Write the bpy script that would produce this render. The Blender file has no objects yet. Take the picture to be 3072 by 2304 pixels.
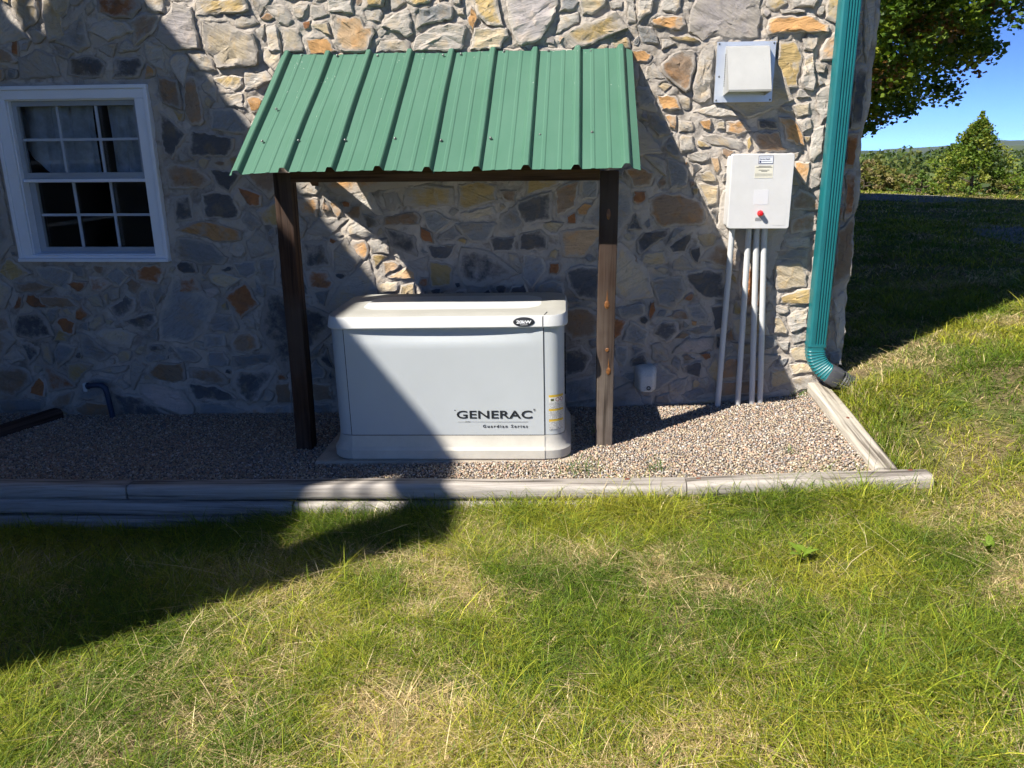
import bpy, math, random
import numpy as np
from mathutils import Vector, Matrix, Quaternion

R = math.radians
random.seed(11)
RNG = np.random.RandomState(7)
scene = bpy.context.scene
COL = scene.collection

# ------------------------------------------------------------------ camera
cam_d = bpy.data.cameras.new('camera')
cam_d.sensor_fit = 'HORIZONTAL'
cam_d.sensor_width = 36.0
cam_d.lens = 36.0 * 2372.5 / 3072.0
cam_d.clip_start = 0.05
cam_d.clip_end = 9000.0
cam = bpy.data.objects.new('camera', cam_d)
COL.objects.link(cam)
_p, _y, _r = R(16.56), R(4.63), R(-0.56)
_f = Vector((-math.sin(_y) * math.cos(_p), math.cos(_y) * math.cos(_p), -math.sin(_p)))
_rt = Vector((math.cos(_y), math.sin(_y), 0))
_up = _rt.cross(_f)
_r2 = _rt * math.cos(_r) + _up * math.sin(_r)
_u2 = -_rt * math.sin(_r) + _up * math.cos(_r)
cam.matrix_world = Matrix(((_r2.x, _u2.x, -_f.x, 0.0), (_r2.y, _u2.y, -_f.y, -4.63),
                           (_r2.z, _u2.z, -_f.z, 1.55), (0, 0, 0, 1)))
scene.camera = cam

# ------------------------------------------------------------------ sky, sun, exposure
SUN = Vector((1.27, 1.0, -1.66)).normalized()          # the way the light travels
world = bpy.data.worlds.new('World')
scene.world = world
world.use_nodes = True
wn = world.node_tree
wn.nodes.clear()
w_out = wn.nodes.new('ShaderNodeOutputWorld')
w_bg = wn.nodes.new('ShaderNodeBackground')
w_sky = wn.nodes.new('ShaderNodeTexSky')
w_sky.sky_type = 'NISHITA'
w_sky.sun_disc = False
w_sky.sun_elevation = math.asin(-SUN.z)
w_sky.sun_rotation = math.atan2(-SUN.x, -SUN.y)
w_sky.altitude = 600
w_sky.air_density = 0.19
w_sky.dust_density = 0.0
w_sky.ozone_density = 10.0
w_bg.inputs['Strength'].default_value = 0.150
wn.links.new(w_sky.outputs[0], w_bg.inputs[0])
wn.links.new(w_bg.outputs[0], w_out.inputs[0])
sun_d = bpy.data.lights.new('sun', 'SUN')
sun_d.energy = 5.0
sun_d.angle = R(0.53)
sun_d.color = (1.0, 0.94, 0.85)
sun_o = bpy.data.objects.new('sun', sun_d)
COL.objects.link(sun_o)
sun_o.rotation_euler = SUN.to_track_quat('-Z', 'Y').to_euler()
sun_o.location = (-8, -8, 12)
scene.view_settings.view_transform = 'Standard'
scene.view_settings.look = 'None'
scene.view_settings.exposure = 0.92
scene.view_settings.gamma = 1.0
scene.view_settings.use_curve_mapping = False
scene.render.engine = 'CYCLES'
scene.cycles.max_bounces = 5
scene.cycles.use_adaptive_sampling = True
scene.cycles.adaptive_threshold = 0.025
scene.cycles.adaptive_min_samples = 24
scene.cycles.diffuse_bounces = 2
scene.cycles.glossy_bounces = 3
scene.cycles.transmission_bounces = 4
scene.cycles.transparent_max_bounces = 8
scene.cycles.use_denoising = True
scene.cycles.sample_clamp_indirect = 6.0

# ------------------------------------------------------------------ helpers
def tag(o, label=None, cat=None, group=None, kind=None):
    if label: o['label'] = label
    if cat: o['category'] = cat
    if group: o['group'] = group
    if kind: o['kind'] = kind
    return o

def empty(name, loc=(0, 0, 0), rot=(0, 0, 0)):
    o = bpy.data.objects.new(name, None)
    o.empty_display_size = 0.1
    COL.objects.link(o)
    o.location = loc
    o.rotation_euler = rot
    return o

def link(name, me, mat=None, parent=None):
    if mat is not None and not me.materials:
        me.materials.append(mat)
    o = bpy.data.objects.new(name, me)
    COL.objects.link(o)
    if parent is not None: o.parent = parent
    return o

def smooth(me, angle=None):
    me.polygons.foreach_set('use_smooth', [True] * len(me.polygons))
    if angle is not None:
        try: me.set_sharp_from_angle(angle=angle)
        except Exception: pass

def np_mesh(name, V, F, nper, colors=None, smooth_=False):
    """fast mesh: V (n,3), F flat loop indices, nper = verts per face (int or array)"""
    me = bpy.data.meshes.new(name)
    V = np.ascontiguousarray(V, np.float32)
    F = np.ascontiguousarray(F, np.int32).ravel()
    me.vertices.add(len(V))
    me.vertices.foreach_set('co', V.ravel())
    me.loops.add(len(F))
    me.loops.foreach_set('vertex_index', F)
    nf = len(F) // nper if np.isscalar(nper) else len(nper)
    tot = np.full(nf, nper, np.int32) if np.isscalar(nper) else np.asarray(nper, np.int32)
    st = np.concatenate(([0], np.cumsum(tot)[:-1])).astype(np.int32)
    me.polygons.add(nf)
    me.polygons.foreach_set('loop_start', st)
    me.polygons.foreach_set('loop_total', tot)
    if smooth_: me.polygons.foreach_set('use_smooth', np.ones(nf, bool))
    me.update(calc_edges=True)
    if colors is not None:
        a = me.color_attributes.new('col', 'FLOAT_COLOR', 'POINT')
        c = np.ones((len(V), 4), np.float32); c[:, :3] = colors
        a.data.foreach_set('color', c.ravel())
    return me

class MB:
    """collects faces, builds ONE mesh object"""
    def __init__(s): s.v = []; s.f = []
    def add(s, vs, fs):
        b = len(s.v); s.v += [tuple(v) for v in vs]; s.f += [tuple(i + b for i in f) for f in fs]; return s
    def box(s, x0, x1, y0, y1, z0, z1):
        return s.add([(x0,y0,z0),(x1,y0,z0),(x1,y1,z0),(x0,y1,z0),(x0,y0,z1),(x1,y0,z1),(x1,y1,z1),(x0,y1,z1)],
                     [(0,3,2,1),(4,5,6,7),(0,1,5,4),(1,2,6,5),(2,3,7,6),(3,0,4,7)])
    def loft(s, rings, caps=True):
        n = len(rings[0]); b = len(s.v)
        for r in rings: s.v += [tuple(p) for p in r]
        for k in range(len(rings) - 1):
            for i in range(n):
                j = (i + 1) % n
                s.f.append((b+k*n+i, b+k*n+j, b+(k+1)*n+j, b+(k+1)*n+i))
        if caps:
            s.f.append(tuple(b + i for i in reversed(range(n))))
            s.f.append(tuple(b + (len(rings)-1)*n + i for i in range(n)))
        return s
    def tube(s, pts, rad, n=10, caps=True, sx=1.0):
        rings = []
        pts = [Vector(p) for p in pts]
        ref = None
        for k, p in enumerate(pts):
            a = pts[max(k-1, 0)]; c = pts[min(k+1, len(pts)-1)]
            t = (c - a).normalized()
            if ref is None:
                ref = Vector((0,0,1)) if abs(t.z) < .9 else Vector((0,1,0))
            u = t.cross(ref).normalized(); w = u.cross(t).normalized(); ref = w
            r = rad[k] if isinstance(rad, (list, tuple)) else rad
            rings.append([p + u*math.cos(2*math.pi*i/n)*r*sx + w*math.sin(2*math.pi*i/n)*r for i in range(n)])
        return s.loft(rings, caps)
    def build(s, name, mat, parent=None, sm=None, bevel=0, seg=2):
        me = bpy.data.meshes.new(name)
        me.from_pydata(s.v, [], s.f); me.update()
        o = link(name, me, mat, parent)
        if sm is not None: smooth(me, sm)
        if bevel:
            m = o.modifiers.new('bevel', 'BEVEL'); m.width = bevel; m.segments = seg; m.limit_method = 'ANGLE'; m.angle_limit = R(35)
        return o

def rrect(w, d, r, n=6, cx=0, cy=0):
    """rounded rectangle outline in xy, counter-clockwise, as (x, y)"""
    P = []
    for (sx, sy, a0) in ((1, 1, 0), (-1, 1, 90), (-1, -1, 180), (1, -1, 270)):
        for k in range(n + 1):
            a = R(a0 + 90*k/n)
            P.append((cx + sx*(w/2 - r) + r*math.cos(a), cy + sy*(d/2 - r) + r*math.sin(a)))
    return P

def hash2(i, j, s):
    h = (i * 374761393 + j * 668265263 + s * 974634533) & 0x7fffffff
    h = ((h ^ (h >> 13)) * 1274126177) & 0x7fffffff
    return ((h ^ (h >> 16)) & 0xffff) / 65535.0
def vn(x, y, s=0):
    """value noise 0..1 for arrays"""
    x = np.asarray(x, np.float64); y = np.asarray(y, np.float64)
    i = np.floor(x).astype(np.int64); j = np.floor(y).astype(np.int64)
    u = x - i; v = y - j; u = u*u*(3-2*u); v = v*v*(3-2*v)
    return (hash2(i,j,s)*(1-u)+hash2(i+1,j,s)*u)*(1-v) + (hash2(i,j+1,s)*(1-u)+hash2(i+1,j+1,s)*u)*v
def fbm(x, y, s=0, o=3):
    t = 0; a = .5; tot = 0
    for k in range(o):
        t = t + a*vn(x*2**k, y*2**k, s+k*17); tot += a; a *= .5
    return t / tot
def sstep(a, b, x):
    t = np.clip((np.asarray(x, float)-a)/(b-a), 0, 1); return t*t*(3-2*t)

# ------------------------------------------------------------------ materials
def new_mat(name):
    m = bpy.data.materials.new(name); m.use_nodes = True
    nt = m.node_tree; b = nt.nodes['Principled BSDF']
    return m, nt, b
def N(nt, t, **kw):
    n = nt.nodes.new(t)
    for k, v in kw.items(): setattr(n, k, v)
    return n
def coords(nt, scale=(1,1,1), kind='Object'):
    tc = N(nt, 'ShaderNodeTexCoord'); mp = N(nt, 'ShaderNodeMapping')
    mp.inputs['Scale'].default_value = scale
    nt.links.new(tc.outputs[kind], mp.inputs[0]); return mp.outputs[0]
def noise(nt, vec, scale, detail=4, rough=.6, dist=0):
    n = N(nt, 'ShaderNodeTexNoise'); n.inputs['Scale'].default_value = scale
    n.inputs['Detail'].default_value = detail; n.inputs['Roughness'].default_value = rough
    n.inputs['Distortion'].default_value = dist
    nt.links.new(vec, n.inputs['Vector']); return n.outputs['Fac']
def ramp(nt, fac, stops):
    r = N(nt, 'ShaderNodeValToRGB'); e = r.color_ramp.elements
    while len(e) < len(stops): e.new(.5)
    for k, (p, c) in enumerate(stops):
        e[k].position = p; e[k].color = (*c, 1) if len(c) == 3 else c
    nt.links.new(fac, r.inputs[0]); return r.outputs[0]
def mixc(nt, fac, a, b, mode='MIX'):
    m = N(nt, 'ShaderNodeMix', data_type='RGBA', blend_type=mode)
    for sock, val in ((m.inputs['Factor'], fac), (m.inputs[6], a), (m.inputs[7], b)):
        if hasattr(val, 'is_linked'): nt.links.new(val, sock)
        elif isinstance(val, (int, float)): sock.default_value = val
        else: sock.default_value = (*val, 1)
    return m.outputs[2]
def mathn(nt, op, a, b=None):
    m = N(nt, 'ShaderNodeMath', operation=op)
    for k, v in enumerate((a, b)):
        if v is None: continue
        if hasattr(v, 'is_linked'): nt.links.new(v, m.inputs[k])
        else: m.inputs[k].default_value = v
    return m.outputs[0]
def bump(nt, bsdf, h, strength=.3, dist=.01):
    b = N(nt, 'ShaderNodeBump'); b.inputs['Strength'].default_value = strength; b.inputs['Distance'].default_value = dist
    nt.links.new(h, b.inputs['Height']); nt.links.new(b.outputs[0], bsdf.inputs['Normal'])
def plain(name, c, rough=.6, metal=0, var=.12, scale=6, bmp=0, spec=.5, bscale=60):
    """painted / plastic / metal surface with faint mottling"""
    m, nt, b = new_mat(name)
    v = coords(nt)
    f = noise(nt, v, scale, 5, .65)
    lo = tuple(x*(1-var) for x in c); hi = tuple(min(1, x*(1+var)) for x in c)
    nt.links.new(ramp(nt, f, [(.3, lo), (.7, hi)]), b.inputs['Base Color'])
    b.inputs['Roughness'].default_value = rough; b.inputs['Metallic'].default_value = metal
    b.inputs['Specular IOR Level'].default_value = spec
    if bmp: bump(nt, b, noise(nt, v, bscale, 4), bmp, .004)
    return m

MORTAR = (.455, .412, .362)
STONE = dict(G=(.48,.445,.395), L=(.42,.385,.375), M=(.285,.290,.290), D=(.120,.122,.128), B=(.320,.235,.165), R=(.40,.175,.075),
             O=(.60,.34,.145), A=(.60,.42,.255), Y=(.50,.365,.165), T=(.54,.455,.325), P=(.60,.51,.45))
def mortar_mat():
    m, nt, b = new_mat('mortar')
    v = coords(nt)
    big = noise(nt, v, 2.2, 3); fine = noise(nt, v, 42, 6, .7); mid = noise(nt, v, 11, 5, .65, .4)
    c1 = ramp(nt, big, [(.32, tuple(x*.74 for x in MORTAR)), (.5, MORTAR), (.68, tuple(min(1,x*1.14) for x in MORTAR))])
    c2 = ramp(nt, mid, [(.34, (.58,.57,.57)), (.5, (1,1,1)), (.64, (1.0,.95,.88)), (.78, (.80,.79,.78))])
    nt.links.new(mixc(nt, 1.0, c1, c2, 'MULTIPLY'), b.inputs['Base Color'])
    b.inputs['Roughness'].default_value = .95; b.inputs['Specular IOR Level'].default_value = .1
    h = mathn(nt, 'ADD', mathn(nt, 'MULTIPLY', fine, .45), mid)
    bump(nt, b, h, .8, .018)
    return m
def stone_mat(k, c):
    m, nt, b = new_mat('stone_' + k)
    tc = N(nt, 'ShaderNodeTexCoord'); oi = N(nt, 'ShaderNodeObjectInfo')
    # per-stone offset and grain direction
    rot = N(nt, 'ShaderNodeVectorRotate', rotation_type='Y_AXIS')
    ang = mathn(nt, 'MULTIPLY_ADD', oi.outputs['Random'], 1.5); nt.nodes[-1].inputs[2].default_value = -.75
    nt.links.new(tc.outputs['Object'], rot.inputs['Vector']); nt.links.new(ang, rot.inputs['Angle'])
    ad = N(nt, 'ShaderNodeVectorMath', operation='ADD'); nt.links.new(rot.outputs[0], ad.inputs[0])
    cmb = N(nt, 'ShaderNodeCombineXYZ'); nt.links.new(mathn(nt, 'MULTIPLY', oi.outputs['Random'], 37.0), cmb.inputs[1]); nt.links.new(cmb.outputs[0], ad.inputs[1])
    st = N(nt, 'ShaderNodeMapping'); st.inputs['Scale'].default_value = (5, 9, 30); nt.links.new(ad.outputs[0], st.inputs[0])
    grain = noise(nt, st.outputs[0], 1.0, 8, .72, .8)
    iso = noise(nt, ad.outputs[0], 10, 6, .65, .5); fine = noise(nt, ad.outputs[0], 75, 5, .7); blot = noise(nt, ad.outputs[0], 5.5, 4, .6, .3)
    lo = tuple(x*.55 for x in c); hi = tuple(min(1, x*1.25) for x in c)
    col = ramp(nt, grain, [(.28, lo), (.46, c), (.56, tuple(x*.86 for x in c)), (.74, hi)])
    stain = {'G': (.55,.42,.26), 'M': (.33,.27,.20), 'D': (.20,.16,.115), 'L': (.50,.42,.35), 'T': (.57,.40,.19), 'Y': (.42,.39,.35),
             'O': (.46,.40,.33), 'A': (.62,.35,.15), 'R': (.17,.11,.075), 'B': (.40,.22,.10), 'P': (.47,.43,.40)}[k]
    sm = ramp(nt, iso, [(.50, (0,0,0)), (.66, (.8,.8,.8))])
    col = mixc(nt, sm, col, stain)
    dk = ramp(nt, fine, [(.30, (.55,.54,.53)), (.44, (1,1,1))])
    col = mixc(nt, .6, col, dk, 'MULTIPLY')
    # grey mortar smeared over the rim and over part of the face, more on some stones than on others
    at = N(nt, 'ShaderNodeAttribute', attribute_name='rim')
    per = mathn(nt, 'MULTIPLY', mathn(nt, 'FRACT', mathn(nt, 'MULTIPLY', oi.outputs['Random'], 7.31)), .17)
    sme = mathn(nt, 'ADD', mathn(nt, 'ADD', mathn(nt, 'MULTIPLY', at.outputs['Fac'], .40), per), mathn(nt, 'ADD', mathn(nt, 'MULTIPLY', blot, .55), mathn(nt, 'MULTIPLY', noise(nt, ad.outputs[0], 24, 5, .75, .2), .45)))
    sme = ramp(nt, sme, [(.63, (0,0,0)), (.80, (.92,.92,.92))])
    col = mixc(nt, sme, col, tuple(x*.93 for x in MORTAR))
    val = mathn(nt, 'MULTIPLY_ADD', oi.outputs['Random'], .36); nt.nodes[-1].inputs[2].default_value = .84
    hsv = N(nt, 'ShaderNodeHueSaturation'); nt.links.new(col, hsv.inputs['Color']); nt.links.new(val, hsv.inputs['Value'])
    nt.links.new(hsv.outputs[0], b.inputs['Base Color'])
    b.inputs['Roughness'].default_value = .85; b.inputs['Specular IOR Level'].default_value = .2
    h = mathn(nt, 'ADD', mathn(nt, 'MULTIPLY', fine, .25), mathn(nt, 'ADD', grain, mathn(nt, 'MULTIPLY', iso, .8)))
    bump(nt, b, h, .85, .016)
    return m
def wood_mat(name, dark, light, axis, ring=22, weather=None, rough=.85):
    """grain runs along axis (0 x, 1 y, 2 z)"""
    m, nt, b = new_mat(name)
    sc = [ring]*3; sc[axis] = ring*.035
    v = coords(nt, tuple(sc))
    g = noise(nt, v, 1.0, 6, .7, 1.2)
    col = ramp(nt, g, [(.30, dark), (.48, tuple((a+c)/2 for a, c in zip(dark, light))), (.66, light)])
    if weather:
        w = noise(nt, coords(nt), 2.6, 4)
        col = mixc(nt, ramp(nt, w, [(.42, (0,0,0)), (.62, (.8,.8,.8))]), col, weather)
    sc2 = [38]*3; sc2[axis] = 1.3
    crack = ramp(nt, noise(nt, coords(nt, tuple(sc2)), 1.0, 2, .5), [(.35, (.20,.18,.16)), (.43, (.85,.84,.83)), (.55, (1,1,1))])
    col = mixc(nt, .75, col, crack, 'MULTIPLY')
    nt.links.new(col, b.inputs['Base Color'])
    b.inputs['Roughness'].default_value = rough; b.inputs['Specular IOR Level'].default_value = .15
    bump(nt, b, g, .5, .006)
    return m
def leaf_mat(name, trans=.35, rough=.55):
    m, nt, b = new_mat(name)
    at = N(nt, 'ShaderNodeAttribute', attribute_name='col')
    nt.links.new(at.outputs['Color'], b.inputs['Base Color'])
    b.inputs['Roughness'].default_value = rough; b.inputs['Specular IOR Level'].default_value = .25
    tr = N(nt, 'ShaderNodeBsdfTranslucent')
    hs = N(nt, 'ShaderNodeHueSaturation'); hs.inputs['Value'].default_value = 1.3; hs.inputs['Saturation'].default_value = 1.1
    nt.links.new(at.outputs['Color'], hs.inputs['Color']); nt.links.new(hs.outputs[0], tr.inputs['Color'])
    mx = N(nt, 'ShaderNodeMixShader'); mx.inputs[0].default_value = trans
    nt.links.new(b.outputs[0], mx.inputs[1]); nt.links.new(tr.outputs[0], mx.inputs[2])
    nt.links.new(mx.outputs[0], nt.nodes['Material Output'].inputs[0])
    return m
def vcol_mat(name, rough=.8, spec=.3, bscale=0):
    m, nt, b = new_mat(name)
    at = N(nt, 'ShaderNodeAttribute', attribute_name='col')
    c = at.outputs['Color']
    if bscale:
        v = coords(nt); f = noise(nt, v, bscale, 4)
        c = mixc(nt, 1.0, c, ramp(nt, f, [(.3, (.75,.75,.75)), (.7, (1.15,1.15,1.15))]), 'MULTIPLY')
        bump(nt, b, f, .3, .003)
    nt.links.new(c, b.inputs['Base Color'])
    b.inputs['Roughness'].default_value = rough; b.inputs['Specular IOR Level'].default_value = spec
    return m

M = {}
M['mortar'] = mortar_mat()
for _k, _c in STONE.items(): M['st' + _k] = stone_mat(_k, _c)
def text_part(txt, size, mat, parent, loc, rot=(R(90), 0, 0), name='lettering', sx=1.0, bold=0.0, ext=.0004, align='LEFT', space=1.0):
    cu = bpy.data.curves.new('txt', 'FONT')
    cu.body = txt; cu.size = size; cu.align_x = align; cu.extrude = ext; cu.offset = bold; cu.space_character = space; cu.resolution_u = 3
    t = bpy.data.objects.new('txt', cu); COL.objects.link(t)
    dg = bpy.context.evaluated_depsgraph_get()
    me = bpy.data.meshes.new_from_object(t.evaluated_get(dg))
    bpy.data.objects.remove(t, do_unlink=True); bpy.data.curves.remove(cu)
    me.materials.clear()
    o = link(name, me, mat, parent)
    o.location = loc; o.rotation_euler = rot; o.scale = (sx, 1, 1)
    return o
def poly2d(outer, holes, thick, name, mat, parent):
    """flat polygon with holes in xy, extruded along z by +-thick"""
    cu = bpy.data.curves.new('pg', 'CURVE'); cu.dimensions = '2D'; cu.fill_mode = 'BOTH'; cu.extrude = thick
    for P in [outer] + holes:
        s = cu.splines.new('POLY'); s.points.add(len(P)-1); s.use_cyclic_u = True
        for k, p in enumerate(P): s.points[k].co = (p[0], p[1], 0, 1)
    t = bpy.data.objects.new('pg', cu); COL.objects.link(t)
    dg = bpy.context.evaluated_depsgraph_get()
    me = bpy.data.meshes.new_from_object(t.evaluated_get(dg))
    bpy.data.objects.remove(t, do_unlink=True); bpy.data.curves.remove(cu)
    me.materials.clear()
    return link(name, me, mat, parent)

# ------------------------------------------------------------------ ground heights
ZLX = [-4.5, -3.6, -2.9, -.62, .54, 1.65, 2.5]
ZLZ = [-.06, -.05, -.04, .02, .06, .115, .16]
def zlog(x): return np.interp(x, ZLX, ZLZ)                       # top of the edging timbers
def gravel_z(x, y):
    w = np.interp(x, [-4.5, -3.2, -1.5, .27, .88, 1.16, 1.45], [-.08, -.075, -.036, .036, .07, .10, .15])
    t = np.clip(-np.asarray(y)/1.05, 0, 1)
    return w*(1-t) + (zlog(x)-.014)*t
def lawn_z(x, y):
    x = np.asarray(x, float); y = np.asarray(y, float)
    lo = np.interp(x, [-8, -3.5, -2, -.6, .5, 1.7, 3.3, 6, 12, 40], [-.31, -.29, -.25, -.105, -.03, .05, .30, .45, .4, .2])
    fr = np.interp(x, [-8, -3, -1.9, -.6, .5, 1.7, 3.3, 6, 12], [-.25, -.15, -.12, -.09, -.03, .06, .25, .4, .4])
    bk = np.interp(x, [1.4, 1.56, 2.2, 3.3, 6, 12, 40], [.20, .25, .36, .47, .52, .42, .2])
    z = lo + (fr-lo)*sstep(-1.35, -2.1, y)
    t = sstep(-1.15, -.15, y)*sstep(1.42, 1.60, x)
    z = z*(1-t) + bk*t
    z = z - .05*np.exp(-((x-1.665)**2/.010 + (y+.125)**2/.008))
    far = np.hypot(x, y+4.63)
    z = z + np.interp(far, [0, 20, 26, 60, 120, 300, 900, 9000], [0, 0, -.25, -5.5, -11, -14, -18, -18])
    z = z + .018*(fbm(x*1.7, y*1.7, 5)-.5)*sstep(.2, .8, far)
    bed = (x > -4.4) & (x < 1.5) & (y > -1.16)
    z = np.where(bed, np.minimum(z, -.28), z)
    return z
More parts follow.
